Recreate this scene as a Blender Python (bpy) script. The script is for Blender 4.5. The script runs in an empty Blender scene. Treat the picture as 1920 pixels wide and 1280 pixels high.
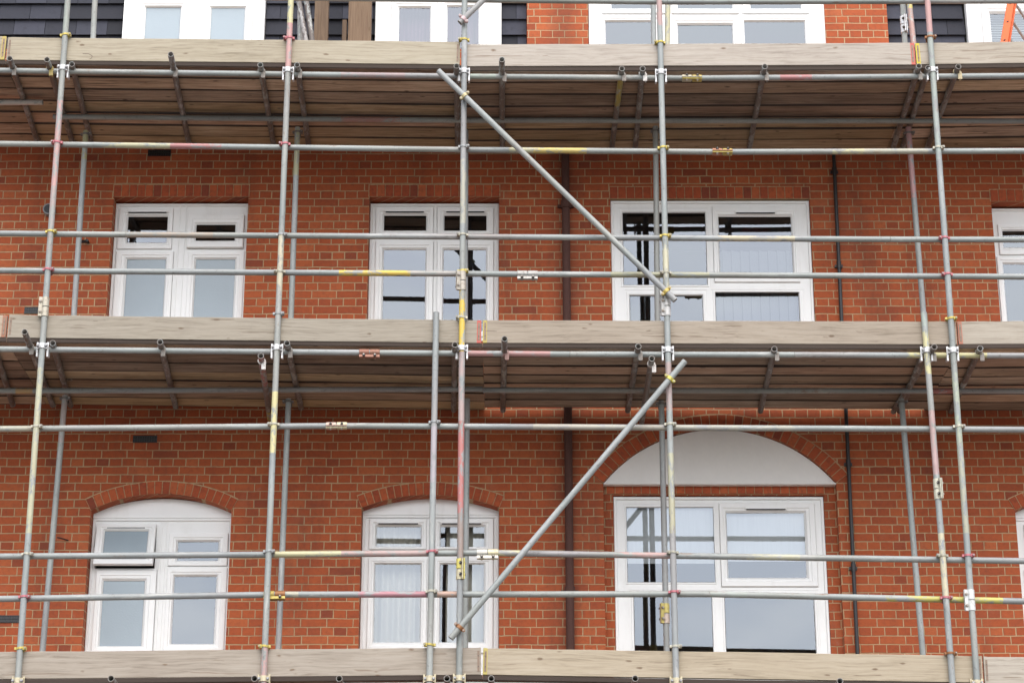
import bpy, math, random
from mathutils import Vector, Matrix
random.seed(7)
R = math.radians
C = bpy.context.scene.collection

# ------------------------------------------------------------------ camera, sky, sun, exposure
PITCH, FPX, DIST, CAMZ = R(20.0), 4127.0, 18.83, 1.6
cam = bpy.data.cameras.new("camera"); cam_o = bpy.data.objects.new("camera", cam); C.objects.link(cam_o)
cam_o.location = (0, -DIST, CAMZ); cam_o.rotation_euler = (R(90) + PITCH, 0, 0)
cam.sensor_width = 36.0; cam.lens = FPX / 1920 * 36; cam.clip_end = 3000
bpy.context.scene.camera = cam_o

SUN_EL, SUN_AZ = R(54), R(172)          # sun high in front of the facade, behind thin cloud
w = bpy.data.worlds.new("World"); bpy.context.scene.world = w; w.use_nodes = True
wn, wl = w.node_tree.nodes, w.node_tree.links
sky = wn.new("ShaderNodeTexSky"); sky.sky_type = 'NISHITA'; sky.sun_disc = False
sky.sun_elevation = SUN_EL; sky.sun_rotation = SUN_AZ
sky.air_density = 1.0; sky.dust_density = 3.0; sky.ozone_density = 1.0
bg = wn["Background"]; bg.inputs[1].default_value = 0.15
# broken cloud over the clear sky
tc = wn.new("ShaderNodeTexCoord"); mp = wn.new("ShaderNodeMapping"); mp.inputs["Scale"].default_value = (1, 1, 2.6); wl.new(tc.outputs["Generated"], mp.inputs[0])
cn = wn.new("ShaderNodeTexNoise"); cn.inputs["Scale"].default_value = 8.5; cn.inputs["Detail"].default_value = 6; wl.new(mp.outputs[0], cn.inputs["Vector"])
cr_ = wn.new("ShaderNodeMapRange"); cr_.interpolation_type = 'SMOOTHSTEP'; cr_.inputs[1].default_value = .40; cr_.inputs[2].default_value = .64; wl.new(cn.outputs[0], cr_.inputs[0])
cm = wn.new("ShaderNodeMix"); cm.data_type = 'RGBA'; wl.new(cr_.outputs[0], cm.inputs[0]); wl.new(sky.outputs[0], cm.inputs[6]); cm.inputs[7].default_value = (9.0, 9.2, 9.6, 1)
wl.new(cm.outputs[2], bg.inputs[0])
sl = bpy.data.lights.new("sun", 'SUN'); sl.energy = 1.5; sl.angle = R(94); sl.color = (1.0, 0.97, 0.92)
so = bpy.data.objects.new("sun", sl); C.objects.link(so)
sd = Vector((math.sin(SUN_AZ) * math.cos(SUN_EL), math.cos(SUN_AZ) * math.cos(SUN_EL), math.sin(SUN_EL)))
so.location = sd * 60; so.rotation_euler = (-sd).to_track_quat('-Z', 'Y').to_euler()
vs = bpy.context.scene.view_settings
vs.view_transform = 'Standard'; vs.look = 'None'; vs.exposure = 0.88; vs.gamma = 1.0

# ------------------------------------------------------------------ measuring helpers
CP = Vector((0, -DIST, CAMZ))
FW = Vector((0, math.cos(PITCH), math.sin(PITCH))); UP = Vector((0, -math.sin(PITCH), math.cos(PITCH)))
def ray(px, py): return FW * FPX + Vector((1, 0, 0)) * (px - 960) + UP * (640 - py)
def at(px, py, Y):
    d = ray(px, py); return CP + d * ((Y - CP.y) / d.y)
def atz(px, py, z):
    d = ray(px, py); return CP + d * ((z - CP.z) / d.z)

# ------------------------------------------------------------------ node helpers
class NT:
    def __init__(s, name):
        s.m = bpy.data.materials.new(name); s.m.use_nodes = True
        s.t = s.m.node_tree; s.n = s.t.nodes; s.l = s.t.links; s.p = s.n["Principled BSDF"]
    def new(s, t, **k):
        x = s.n.new(t)
        for a, b in k.items(): setattr(x, a, b)
        return x
    def put(s, sock, v):
        if hasattr(v, 'links') or isinstance(v, bpy.types.NodeSocket): s.l.new(v, sock)
        else: sock.default_value = v
    def math(s, op, a, b=None, c=None):
        x = s.new("ShaderNodeMath", operation=op)
        s.put(x.inputs[0], a)
        if b is not None: s.put(x.inputs[1], b)
        if c is not None: s.put(x.inputs[2], c)
        return x.outputs[0]
    def mix(s, f, a, b, mode='MIX'):
        x = s.new("ShaderNodeMix", data_type='RGBA', blend_type=mode)
        s.put(x.inputs[0], f); s.put(x.inputs[6], a); s.put(x.inputs[7], b)
        return x.outputs[2]
    def coord(s): return s.new("ShaderNodeTexCoord").outputs["Object"]
    def mapv(s, v, sc, loc=None):
        x = s.new("ShaderNodeMapping"); s.l.new(v, x.inputs[0]); x.inputs["Scale"].default_value = sc
        if loc is not None: s.l.new(loc, x.inputs["Location"])
        return x.outputs[0]
    def rndloc(s, k=40.0):
        r = s.new("ShaderNodeObjectInfo").outputs["Random"]
        c = s.new("ShaderNodeCombineXYZ"); v = s.math('MULTIPLY', r, k)
        for i in range(3): s.l.new(v, c.inputs[i])
        return c.outputs[0], r
    def noise(s, v, sc, det=4.0, rough=.55, out=0):
        x = s.new("ShaderNodeTexNoise"); s.l.new(v, x.inputs["Vector"])
        x.inputs["Scale"].default_value = sc; x.inputs["Detail"].default_value = det; x.inputs["Roughness"].default_value = rough
        return x.outputs[out]
    def ramp(s, f, stops, interp='LINEAR'):
        x = s.new("ShaderNodeValToRGB"); s.l.new(f, x.inputs[0]); e = x.color_ramp; e.interpolation = interp
        while len(e.elements) < len(stops): e.elements.new(1)
        for i, (p, c) in enumerate(stops):
            e.elements[i].position = p; e.elements[i].color = (c + (1,)) if len(c) == 3 else c
        return x.outputs[0]
    def step(s, v, a, b):
        x = s.new("ShaderNodeMapRange", interpolation_type='SMOOTHSTEP'); s.put(x.inputs[0], v)
        x.inputs[1].default_value = a; x.inputs[2].default_value = b; return x.outputs[0]
    def white(s, v, dim='3D'):
        x = s.new("ShaderNodeTexWhiteNoise", noise_dimensions=dim); s.l.new(v, x.inputs["Vector"]); return x
    def bump(s, h, st=.5, d=.01):
        x = s.new("ShaderNodeBump"); x.inputs["Strength"].default_value = st; x.inputs["Distance"].default_value = d
        s.l.new(h, x.inputs["Height"]); s.l.new(x.outputs[0], s.p.inputs["Normal"])
    def attr(s): return s.new("ShaderNodeAttribute", attribute_name="col")
    def base(s, c): s.put(s.p.inputs["Base Color"], c)
    def rough(s, v): s.put(s.p.inputs["Roughness"], v)

def mat_brick():
    t = NT("brickwork"); sp = t.new("ShaderNodeSeparateXYZ"); co = t.coord(); t.l.new(co, sp.inputs[0])
    wob = t.new("ShaderNodeSeparateXYZ")
    t.l.new(t.noise(co, 5.0, 3, .6, out=1), wob.inputs[0])
    X = t.math('ADD', t.math('ADD', sp.outputs[0], sp.outputs[1]), t.math('MULTIPLY', t.math('SUBTRACT', wob.outputs[0], .5), .012))
    Z = t.math('ADD', sp.outputs[2], t.math('MULTIPLY', t.math('SUBTRACT', wob.outputs[1], .5), .014))
    H = .0765
    v = t.math('DIVIDE', Z, H); row = t.math('FLOOR', v); fv = t.math('FRACT', v)
    par = t.math('FLOORED_MODULO', row, 2.0)
    wid = t.math('MULTIPLY_ADD', par, -.114, .228)
    cr = t.new("ShaderNodeCombineXYZ"); t.l.new(row, cr.inputs[1]); rn = t.white(cr.outputs[0]).outputs[0]
    off = t.math('ADD', t.math('MULTIPLY', par, .057), t.math('MULTIPLY', rn, .022))
    u = t.math('DIVIDE', t.math('ADD', X, off), wid); col = t.math('FLOOR', u); fu = t.math('FRACT', u)
    du = t.math('MULTIPLY', t.math('MINIMUM', fu, t.math('SUBTRACT', 1.0, fu)), wid)
    dv = t.math('MULTIPLY', t.math('MINIMUM', fv, t.math('SUBTRACT', 1.0, fv)), H)
    d = t.math('ADD', t.math('MINIMUM', du, dv), t.math('MULTIPLY', t.math('SUBTRACT', t.noise(co, 45, 3), .5), .004))
    brick = t.step(t.math('ADD', d, t.math('MULTIPLY', t.math('SUBTRACT', t.noise(co, 3.5, 4), .5), .006)), .0030, .0062)
    cid = t.new("ShaderNodeCombineXYZ"); t.l.new(col, cid.inputs[0]); t.l.new(row, cid.inputs[1]); wn_ = t.white(cid.outputs[0])
    bc = t.ramp(wn_.outputs[0], [(0, (.24, .052, .021)), (.05, (.31, .066, .022)), (.4, (.35, .074, .022)), (.8, (.38, .084, .025)), (1, (.41, .104, .034))])
    n1 = t.noise(co, 28, 6, .65); n2 = t.noise(co, .7, 4); n3 = t.noise(co, 4.0, 4)
    bc = t.mix(t.step(n1, .42, .75), bc, t.mix(.35, bc, (.10, .035, .025, 1)))
    bc = t.mix(t.math('MULTIPLY', t.step(n3, .55, .8), .35), bc, (.42, .16, .09, 1))
    mo = t.mix(t.noise(co, 9, 4), (.34, .21, .105, 1), (.52, .36, .21, 1))
    mo = t.mix(t.math('MULTIPLY', t.step(n2, .5, .75), .7), mo, (.30, .19, .11, 1))
    c = t.mix(brick, mo, bc)
    soot = t.math('MULTIPLY', t.step(t.noise(t.mapv(co, (1.6, 1, .35)), 1.1, 6, .65), .48, .72), .6)
    dx = t.math('ABSOLUTE', t.math('SUBTRACT', t.math('ADD', sp.outputs[0], t.math('MULTIPLY', t.math('SUBTRACT', t.noise(co, 2.2, 4), .5), .35)), .50))
    soot = t.math('MAXIMUM', soot, t.math('MULTIPLY', t.step(t.math('MULTIPLY', dx, -1.0), -.22, -.02), .55))
    c = t.mix(soot, c, t.mix(.65, c, (.05, .025, .02, 1)))
    eff = t.math('MULTIPLY', t.step(t.noise(co, 7, 7, .7), .62, .78), .22)
    c = t.mix(eff, c, (.5, .4, .33, 1))
    t.base(c); t.rough(.9)
    h = t.math('ADD', t.math('MULTIPLY', brick, 1.0), t.math('MULTIPLY', n1, .5)); t.bump(h, .7, .008)
    return t.m
def mat_brickpiece():                       # single bricks of arches and lintels, one colour each
    t = NT("rubbed_brick"); co = t.coord(); a = t.attr().outputs[0]
    n = t.noise(co, 30, 6, .65)
    c = t.mix(t.step(n, .42, .75), a, t.mix(.5, a, (.09, .03, .02, 1)))
    t.base(c); t.rough(.9); t.bump(n, .5, .004); return t.m
def mat_attr(name, rough=.6, metal=0.0, grime=.3, sc=40, bump=.0, gcol=(.06, .05, .045, 1)):
    t = NT(name); co = t.coord(); loc, r = t.rndloc(); a = t.attr().outputs[0]
    n = t.noise(t.mapv(co, (1, 1, 1), loc), sc, 6, .65)
    c = t.mix(t.math('MULTIPLY', t.step(n, .48, .78), grime), a, gcol)
    t.base(c); t.rough(rough); t.p.inputs["Metallic"].default_value = metal
    if bump: t.bump(n, bump, .004)
    return t.m
def mat_tube():
    t = NT("weathered_steel_tube"); co = t.coord(); loc, r = t.rndloc()
    at_ = t.attr(); paint, amt = at_.outputs[0], at_.outputs[3]
    v = t.mapv(co, (1, 1, .25), loc)
    n1 = t.noise(v, 6, 6, .6); n2 = t.noise(t.mapv(co, (1, 1, .6), loc), 42, 7, .78); n3 = t.noise(t.mapv(co, (.3, .3, .18), loc), 3.2, 3)
    g = t.ramp(n1, [(.25, (.15, .155, .155)), (.5, (.25, .26, .257)), (.75, (.37, .38, .37))])
    tint = t.ramp(n3, [(.30, (.36, .28, .25)), (.42, (.29, .30, .30)), (.52, (.27, .31, .28)), (.62, (.34, .325, .25)), (.74, (.34, .27, .27))])
    g = t.mix(.30, g, tint)
    sp = t.step(n2, .54, .66)
    g = t.mix(t.math('MULTIPLY', sp, .55), g, (.12, .10, .09, 1))
    n4 = t.noise(t.mapv(co, (1, 1, .15), loc), 13, 6, .75)
    g = t.mix(t.math('MULTIPLY', t.step(n4, .56, .66), .6), g, (.46, .45, .42, 1))     # cement and scuffs
    g = t.mix(t.math('MULTIPLY', t.step(t.noise(t.mapv(co, (1, 1, .3), loc), 9, 7, .75), .60, .70), .6), g, (.20, .10, .055, 1))
    wear = t.math('MULTIPLY', amt, t.step(t.noise(t.mapv(co, (1, 1, .4), loc), 15, 7, .78), .43, .50))
    pn = t.mix(t.math('MULTIPLY', n2, .35), paint, (.25, .2, .17, 1))
    c = t.mix(wear, g, pn)
    t.base(c); t.rough(t.math('MULTIPLY_ADD', n1, .3, .38)); t.p.inputs["Metallic"].default_value = .15
    t.bump(n2, .25, .002); return t.m
def mat_wood(name, stops, knot, gap=.25, var=.5):
    t = NT(name); co = t.coord(); loc, r = t.rndloc(60)
    v = t.mapv(co, (1, 1, 1), loc)
    warp = t.noise(t.mapv(v, (.8, 3, 3)), 1.4, 3, .5, out=1)
    v2 = t.new("ShaderNodeVectorMath", operation='ADD'); t.l.new(v, v2.inputs[0])
    ws = t.new("ShaderNodeVectorMath", operation='SCALE'); t.l.new(warp, ws.inputs[0]); ws.inputs[3].default_value = .10; t.l.new(ws.outputs[0], v2.inputs[1])
    vv = v2.outputs[0]
    gr = t.noise(t.mapv(vv, (.8, 26, 26)), 2.2, 6, .65)
    gf = t.noise(t.mapv(vv, (3, 130, 130)), 1.5, 4, .6)
    big = t.noise(t.mapv(v, (.6, 2, 2)), 1.5, 4)
    c = t.ramp(t.math('ADD', t.math('MULTIPLY', gr, .65), t.math('MULTIPLY', big, .35)), stops)
    at_ = t.attr()                                   # each plank's own tone, and painted board ends
    tone_ = t.mix(.55, at_.outputs[0], t.mix(1.0, at_.outputs[0], t.ramp(gr, [(.30, (.45, .43, .40)), (.5, (1, 1, 1)), (.7, (1.0, 1.0, 1.0))]), 'MULTIPLY'))
    c = t.mix(t.math('MULTIPLY', at_.outputs[3], 1.0), c, tone_)
    c = t.mix(t.math('MULTIPLY', t.step(gf, .54, .76), gap), c, stops[0][1] + (1,))
    vo = t.new("ShaderNodeTexVoronoi"); t.l.new(t.mapv(vv, (2.4, 6, 6)), vo.inputs["Vector"]); vo.inputs["Scale"].default_value = 1.6
    kn = t.math('SUBTRACT', 1.0, t.step(t.math('ADD', vo.outputs["Distance"], t.math('MULTIPLY', t.math('SUBTRACT', t.noise(v, 30, 4, .6), .5), .12)), .04, .13))
    c = t.mix(t.math('MULTIPLY', kn, .85), c, knot)
    ck = t.step(t.noise(t.mapv(vv, (.55, 40, 40)), 1.3, 3, .5), .645, .69)
    c = t.mix(t.math('MULTIPLY', ck, .6), c, knot)
    st = t.step(t.noise(v, 2.6, 6, .7), .55, .8)
    c = t.mix(t.math('MULTIPLY', st, .42 if gap > .42 else .6), c, t.mix(.5, c, (.12, .09, .07, 1)))
    br = t.math('MULTIPLY_ADD', r, var, 1 - var / 2)
    x = t.new("ShaderNodeHueSaturation"); t.l.new(c, x.inputs["Color"]); t.l.new(br, x.inputs["Value"]); x.inputs["Saturation"].default_value = 1.0
    late = t.math('MULTIPLY', at_.outputs[3], t.step(at_.outputs[3], .605, .615))
    c = t.mix(t.math('MULTIPLY', late, t.step(t.noise(co, 22, 5, .7), .24, .40)), x.outputs[0], at_.outputs[0])
    t.base(c); t.rough(.85); t.bump(t.math('ADD', gr, t.math('MULTIPLY', gf, .5)), .35, .004); return t.m
def mat_white():
    t = NT("white_plastic_frame"); co = t.coord()
    n = t.noise(t.mapv(co, (1, 1, .4)), 6, 6, .65); n2 = t.noise(co, 60, 4, .7)
    c = t.mix(t.math('MULTIPLY', t.step(n, .5, .8), .30), (.83, .83, .815, 1), (.60, .58, .54, 1))
    c = t.mix(t.math('MULTIPLY', t.step(n2, .62, .75), .12), c, (.35, .33, .3, 1))
    t.base(c); t.rough(.38); return t.m
def mat_glass(name, refl, rough, tint, wavy):
    t = NT(name); t.n.remove(t.p); out = t.n["Material Output"]
    co = t.coord()
    tr = t.new("ShaderNodeBsdfTransparent"); tr.inputs[0].default_value = tint
    gl = t.new("ShaderNodeBsdfGlossy"); gl.inputs["Roughness"].default_value = rough; gl.inputs[0].default_value = (.84, .91, 1, 1)
    fr = t.new("ShaderNodeFresnel"); fr.inputs[0].default_value = 1.5
    f = t.math('ADD', fr.outputs[0], refl)
    bp = t.new("ShaderNodeBump"); bp.inputs["Strength"].default_value = wavy; bp.inputs["Distance"].default_value = .01
    t.l.new(t.noise(co, 1.3 if rough < .05 else 70, 2), bp.inputs["Height"])
    t.l.new(bp.outputs[0], gl.inputs["Normal"])
    mx = t.new("ShaderNodeMixShader"); t.l.new(f, mx.inputs[0]); t.l.new(tr.outputs[0], mx.inputs[1]); t.l.new(gl.outputs[0], mx.inputs[2])
    t.l.new(mx.outputs[0], out.inputs[0]); return t.m
def mat_frosted(name, colr):
    t = NT(name); co = t.coord(); n = t.noise(co, 60, 3)
    big = t.noise(co, 2.0, 3)
    t.base(t.mix(big, colr, tuple(x * .85 for x in colr[:3]) + (1,)))
    t.rough(.22)
    t.bump(n, .25, .004); return t.m
def mat_plain(name, colr, rough=.7, sc=12, var=.3, bump=.3):
    t = NT(name); co = t.coord(); n = t.noise(co, sc, 7, .65); n2 = t.noise(co, sc * .12, 4)
    dk = tuple(x * (1 - var) for x in colr) + (1,)
    t.base(t.mix(n, dk, t.mix(n2, tuple(colr) + (1,), tuple(min(1, x * (1 + var)) for x in colr) + (1,))))
    t.rough(rough)
    if bump: t.bump(n, bump, .005)
    return t.m
def mat_cloth():
    t = NT("curtain_cloth"); a = t.attr().outputs[0]; co = t.coord()
    t.base(t.mix(t.math('MULTIPLY', t.noise(t.mapv(co, (60, 60, 4)), 1, 3), .25), a, (.2, .2, .2, 1))); t.rough(.95)
    return t.m

M = dict(brick=mat_brick(), piece=mat_brickpiece(), tube=mat_tube(),
         fit=mat_attr("coupler_steel", .45, .3, .7, 45, .3, (.12, .07, .04, 1)),
         toe=mat_wood("pale_toe_board", [(.32, (.15, .118, .082)), (.43, (.275, .232, .18)), (.53, (.335, .29, .23)), (.66, (.40, .355, .295))], (.14, .09, .055, 1), .45, .35),
         deck=mat_wood("weathered_deck_board", [(.36, (.085, .062, .045)), (.44, (.25, .188, .134)), (.54, (.44, .34, .25)), (.65, (.62, .52, .41))], (.05, .03, .02, 1), .4, .9),
         white=mat_white(), glass=mat_glass("window_glass", .10, .0, (.80, .82, .82, 1), .03),
         frost=mat_frosted("frosted_glass", (.32, .385, .43, 1)),
         slate=mat_attr("slate", .9, 0, .35, 20, .35, (.01, .01, .013, 1)),
         black=mat_plain("black_iron", (.018, .017, .018), .45, 30), brown=mat_plain("brown_painted_pipe", (.075, .030, .022), .85, 14),
         gasket=mat_plain("black_rubber_gasket", (.025, .025, .027), .6, 30, .2, 0),
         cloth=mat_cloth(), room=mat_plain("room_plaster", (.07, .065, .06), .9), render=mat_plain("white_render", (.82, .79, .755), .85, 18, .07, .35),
         timber=mat_wood("brown_timber", [(.25, (.07, .042, .025)), (.45, (.13, .082, .05)), (.62, (.18, .12, .075)), (.8, (.23, .165, .105))], (.1, .06, .03, 1)),
         asphalt=mat_plain("asphalt", (.055, .055, .057), .9, 60), paving=mat_plain("paving", (.19, .18, .165), .9, 25),
         orange=mat_attr("orange_fibreglass", .45, 0, .2, 40, .1), grey=mat_plain("grey_plastic", (.22, .22, .22), .5, 20))

# ------------------------------------------------------------------ mesh helpers
class MB:
    def __init__(s): s.v, s.f, s.c, s.mi, s.sm = [], [], [], [], []
    def face(s, pts, col=(1, 1, 1, 0), mi=0, smooth=False):
        i = len(s.v); s.v += [Vector(p) for p in pts]; s.f.append(list(range(i, i + len(pts)))); s.c.append(col); s.mi.append(mi); s.sm.append(smooth)
    def mesh_add(s, vs_, fs, col=(1, 1, 1, 0), mi=0, smooth=False):
        i = len(s.v); s.v += [Vector(p) for p in vs_]
        for f in fs: s.f.append([i + k for k in f]); s.c.append(col); s.mi.append(mi); s.sm.append(smooth)
    def box(s, a, b, col=(1, 1, 1, 0), mi=0, M_=None):
        (x0, y0, z0), (x1, y1, z1) = a, b
        vs_ = [Vector(p) for p in ((x0, y0, z0), (x1, y0, z0), (x1, y1, z0), (x0, y1, z0), (x0, y0, z1), (x1, y0, z1), (x1, y1, z1), (x0, y1, z1))]
        if M_ is not None: vs_ = [M_ @ p for p in vs_]
        s.mesh_add(vs_, [(0, 3, 2, 1), (4, 5, 6, 7), (0, 1, 5, 4), (1, 2, 6, 5), (2, 3, 7, 6), (3, 0, 4, 7)], col, mi)
    def rings(s, ringlist, col=(1, 1, 1, 0), mi=0, smooth=True, cap0=False, cap1=False):
        n = len(ringlist[0]); vs_ = [p for r in ringlist for p in r]; fs = []
        for k in range(len(ringlist) - 1):
            for j in range(n):
                a, b = k * n + j, k * n + (j + 1) % n
                fs.append((a, b, b + n, a + n))
        s.mesh_add(vs_, fs, col, mi, smooth)
        if cap0: s.face(list(reversed(ringlist[0])), col, mi)
        if cap1: s.face(ringlist[-1], col, mi)
    def cyl(s, p0, p1, r, n=12, col=(1, 1, 1, 0), mi=0, r1=None, smooth=True, caps=True):
        p0, p1 = Vector(p0), Vector(p1); d = (p1 - p0).normalized()
        u = d.orthogonal().normalized(); q = d.cross(u); r1 = r if r1 is None else r1
        c = [(math.cos(2 * math.pi * k / n), math.sin(2 * math.pi * k / n)) for k in range(n)]
        s.rings([[p0 + (u * a + q * b) * r for a, b in c], [p1 + (u * a + q * b) * r1 for a, b in c]], col, mi, smooth, caps, caps)
    def band(s, p, axis, r, h, t, col, n=18):      # a strap ring round a tube
        axis = Vector(axis).normalized(); p = Vector(p); u = axis.orthogonal().normalized(); q = axis.cross(u)
        c = [(math.cos(2 * math.pi * k / n), math.sin(2 * math.pi * k / n)) for k in range(n)]
        prof = [(r, -h / 2), (r + t * .7, -h / 2), (r + t, -h / 2 + t * .3), (r + t, h / 2 - t * .3), (r + t * .7, h / 2), (r, h / 2)]
        s.rings([[p + axis * z + (u * a + q * b) * rr for a, b in c] for rr, z in prof], col, 0, False)
    def build(s, name, mats, parent=None, inv=None):
        me = bpy.data.meshes.new(name)
        vs_ = [inv @ p for p in s.v] if inv is not None else s.v
        me.from_pydata([tuple(p) for p in vs_], [], s.f)
        for m in (mats if isinstance(mats, list) else [mats]): me.materials.append(m)
        at_ = me.color_attributes.new("col", 'FLOAT_COLOR', 'CORNER')
        k = 0; flat = []
        for p, f in enumerate(s.f):
            c = s.c[p]; c = tuple(c) + (1,) if len(c) == 3 else tuple(c)
            flat += list(c) * len(f)
        at_.data.foreach_set("color", flat)
        me.polygons.foreach_set("material_index", s.mi); me.polygons.foreach_set("use_smooth", s.sm)
        me.update()
        o = bpy.data.objects.new(name, me); C.objects.link(o)
        if parent is not None: o.parent = parent
        return o
def bevel(o, wdt=.004, seg=2):
    b = o.modifiers.new("edge", 'BEVEL'); b.width = wdt; b.segments = seg; b.limit_method = 'ANGLE'; b.angle_limit = R(40)
    return o
def tag(o, label, cat, group=None):
    o["label"] = label; o["category"] = cat
    if group: o["group"] = group
    return o
def struct(o): o["kind"] = "structure"; return o

# ------------------------------------------------------------------ tubes and couplers
YEL, PINK, RED, CREAM, GRN = (.62, .44, .05), (.52, .27, .25), (.46, .09, .09), (.58, .52, .34), (.36, .45, .37)
BROWN, STEEL, RUST = (.28, .19, .15), (.30, .31, .31), (.24, .10, .035)
SILV, GOLD, BLK = (.62, .62, .62), (.46, .36, .10), (.05, .045, .045)
LYEL, DARK = (.56, .52, .27), (.13, .105, .09)
TR = .0252
def tube(name, p0, p1, label, cat, group, segs=(), r=TR):
    """segs: (t0, t1, colour, amount) painted bands, t along the tube"""
    p0, p1 = Vector(p0), Vector(p1); L = (p1 - p0).length
    mb = MB(); n = 20
    ts = sorted({0.0, 1.0} | {max(0, min(1, a)) for sg in segs for a in sg[:2]})
    c = [(math.cos(2 * math.pi * k / n), math.sin(2 * math.pi * k / n)) for k in range(n)]
    rg = lambda z, rr: [Vector((a * rr, b * rr, z)) for a, b in c]
    for a, b in zip(ts, ts[1:]):
        mid = (a + b) / 2; col = (1, 1, 1, 0)
        for sg in segs:
            if sg[0] <= mid <= sg[1]: col = tuple(sg[2]) + (sg[3] if len(sg) > 3 else .9,)
        mb.rings([rg(a * L, r), rg(b * L, r)], col)
    for z, dz in ((0, 1), (L, -1)):
        e = [rg(z, r), rg(z - dz * .0015, r - .001), rg(z - dz * .0015, r - .0045), rg(z + dz * .16, r - .0045)]
        if dz > 0: e = [list(reversed(k)) for k in e]; e = e
        mb.rings(e, (.25, .2, .17, .6)); mb.face(rg(z + dz * .16, r - .0045), (.02, .02, .02, 1))
    o = mb.build(name, M['tube'])
    o.matrix_world = Matrix.Translation(p0) @ (p1 - p0).to_track_quat('Z', 'Y').to_matrix().to_4x4()
    tag(o, label, cat, group); o["_p0"] = p0; o["_p1"] = p1
    return o
def inv_of(o): return (Matrix.Translation(Vector(o["_p0"])) @ (Vector(o["_p1"]) - Vector(o["_p0"])).to_track_quat('Z', 'Y').to_matrix().to_4x4()).inverted()
def onaxis(o, py):                     # the point of a standing tube at photo height py
    p0, p1 = Vector(o["_p0"]), Vector(o["_p1"])
    z = at(960, py, p0.y).z
    return p0 + (p1 - p0) * ((z - p0.z) / (p1.z - p0.z))
def onx(o, px, py):
    p0, p1 = Vector(o["_p0"]), Vector(o["_p1"])
    x = at(px, py, p0.y).x
    return p0 + (p1 - p0) * ((x - p0.x) / (p1.x - p0.x))
def coupler_double(o, p, col=SILV, dz=-.045):       # forged double coupler: strap round the upright, flaps gripping the ledger behind
    mb = MB(); c = col
    mb.band(p, (0, 0, 1), TR, .046, .009, c)
    for s in (-1, 1):
        mb.box((p.x + s * .030 - .012, p.y - .012, p.z - .024), (p.x + s * .030 + .012, p.y + .030, p.z + .024), c)
        mb.box((p.x + s * .043 - .007, p.y + .012, p.z - .085), (p.x + s * .043 + .007, p.y + .022, p.z + .040), c)
        mb.box((p.x + s * .043 - .007, p.y + .020, p.z + dz - .032), (p.x + s * .043 + .007, p.y + .075, p.z + dz + .032), c)
        mb.cyl((p.x + s * .034, p.y - .040, p.z), (p.x + s * .034, p.y - .008, p.z), .006, 8, (.4, .4, .4))
        mb.cyl((p.x + s * .034, p.y - .030, p.z), (p.x + s * .034, p.y - .014, p.z), .0115, 6, (.28, .28, .29), smooth=False)
    mb.box((p.x - .03, p.y + .024, p.z - .035), (p.x + .03, p.y + .032, p.z + .030), c)
    return mb.build("coupler", M['fit'], o, inv_of(o))
def coupler_band(o, p, col, tilt=0.0):              # narrow band coupler on a guard rail crossing
    mb = MB(); ax = Vector((math.sin(tilt), 0, math.cos(tilt)))
    mb.band(p, ax, TR, .018, .006, col); mb.band(p + Vector((0, .048, -.004)), (1, 0, 0), TR, .05, .006, tuple(k * .8 for k in col))
    s = random.choice((-1, 1))
    mb.box((p.x + s * .036 - .013, p.y - .018, p.z - .013), (p.x + s * .036 + .013, p.y + .020, p.z + .013), col)
    mb.cyl((p.x + s * .042, p.y - .034, p.z), (p.x + s * .042, p.y + .03, p.z), .006, 8, (.3, .28, .26))
    mb.cyl((p.x + s * .042, p.y - .030, p.z), (p.x + s * .042, p.y - .018, p.z), .0115, 6, tuple(k * .7 for k in col), smooth=False)
    mb.box((p.x - s * .036 - .009, p.y - .006, p.z - .010), (p.x - s * .036 + .009, p.y + .024, p.z + .010), col)
    mb.box((p.x - .02, p.y + TR - .004, p.z - .016), (p.x + .02, p.y + .05, p.z + .012), tuple(k * .7 for k in col))
    return mb.build("coupler", M['fit'], o, inv_of(o))
def coupler_sleeve(o, p, axis, col, side, col2=None, L=.17):  # split sleeve joining two tubes end to end; flange on the side 'side'
    axis = Vector(axis).normalized(); side = (Vector(side) - axis * axis.dot(Vector(side))).normalized(); nb = axis.cross(side)
    mb = MB()
    mb.band(p - axis * L * .26, axis, TR, L * .48, .006, col, 20); mb.band(p + axis * L * .26, axis, TR, L * .48, .006, col2 or col, 20)
    MM = Matrix((axis, side, nb)).transposed().to_4x4(); MM.translation = p
    mb.box((-L / 2, TR + .001, -.012), (L / 2, TR + .030, -.003), col, 0, MM); mb.box((-L / 2, TR + .001, .003), (L / 2, TR + .030, .012), col2 or col, 0, MM)
    for k in (-.27, .27):
        a = p + axis * (k * L) + side * (TR + .017)
        mb.cyl(a - nb * .034, a + nb * .030, .006, 8, (.35, .33, .3)); mb.cyl(a - nb * .027, a - nb * .013, .0125, 6, BLK, smooth=False)
        mb.cyl(a + nb * .013, a + nb * .023, .0125, 6, (.3, .25, .2), smooth=False)
    return mb.build("sleeve_coupler", M['fit'], o, inv_of(o))
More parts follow.
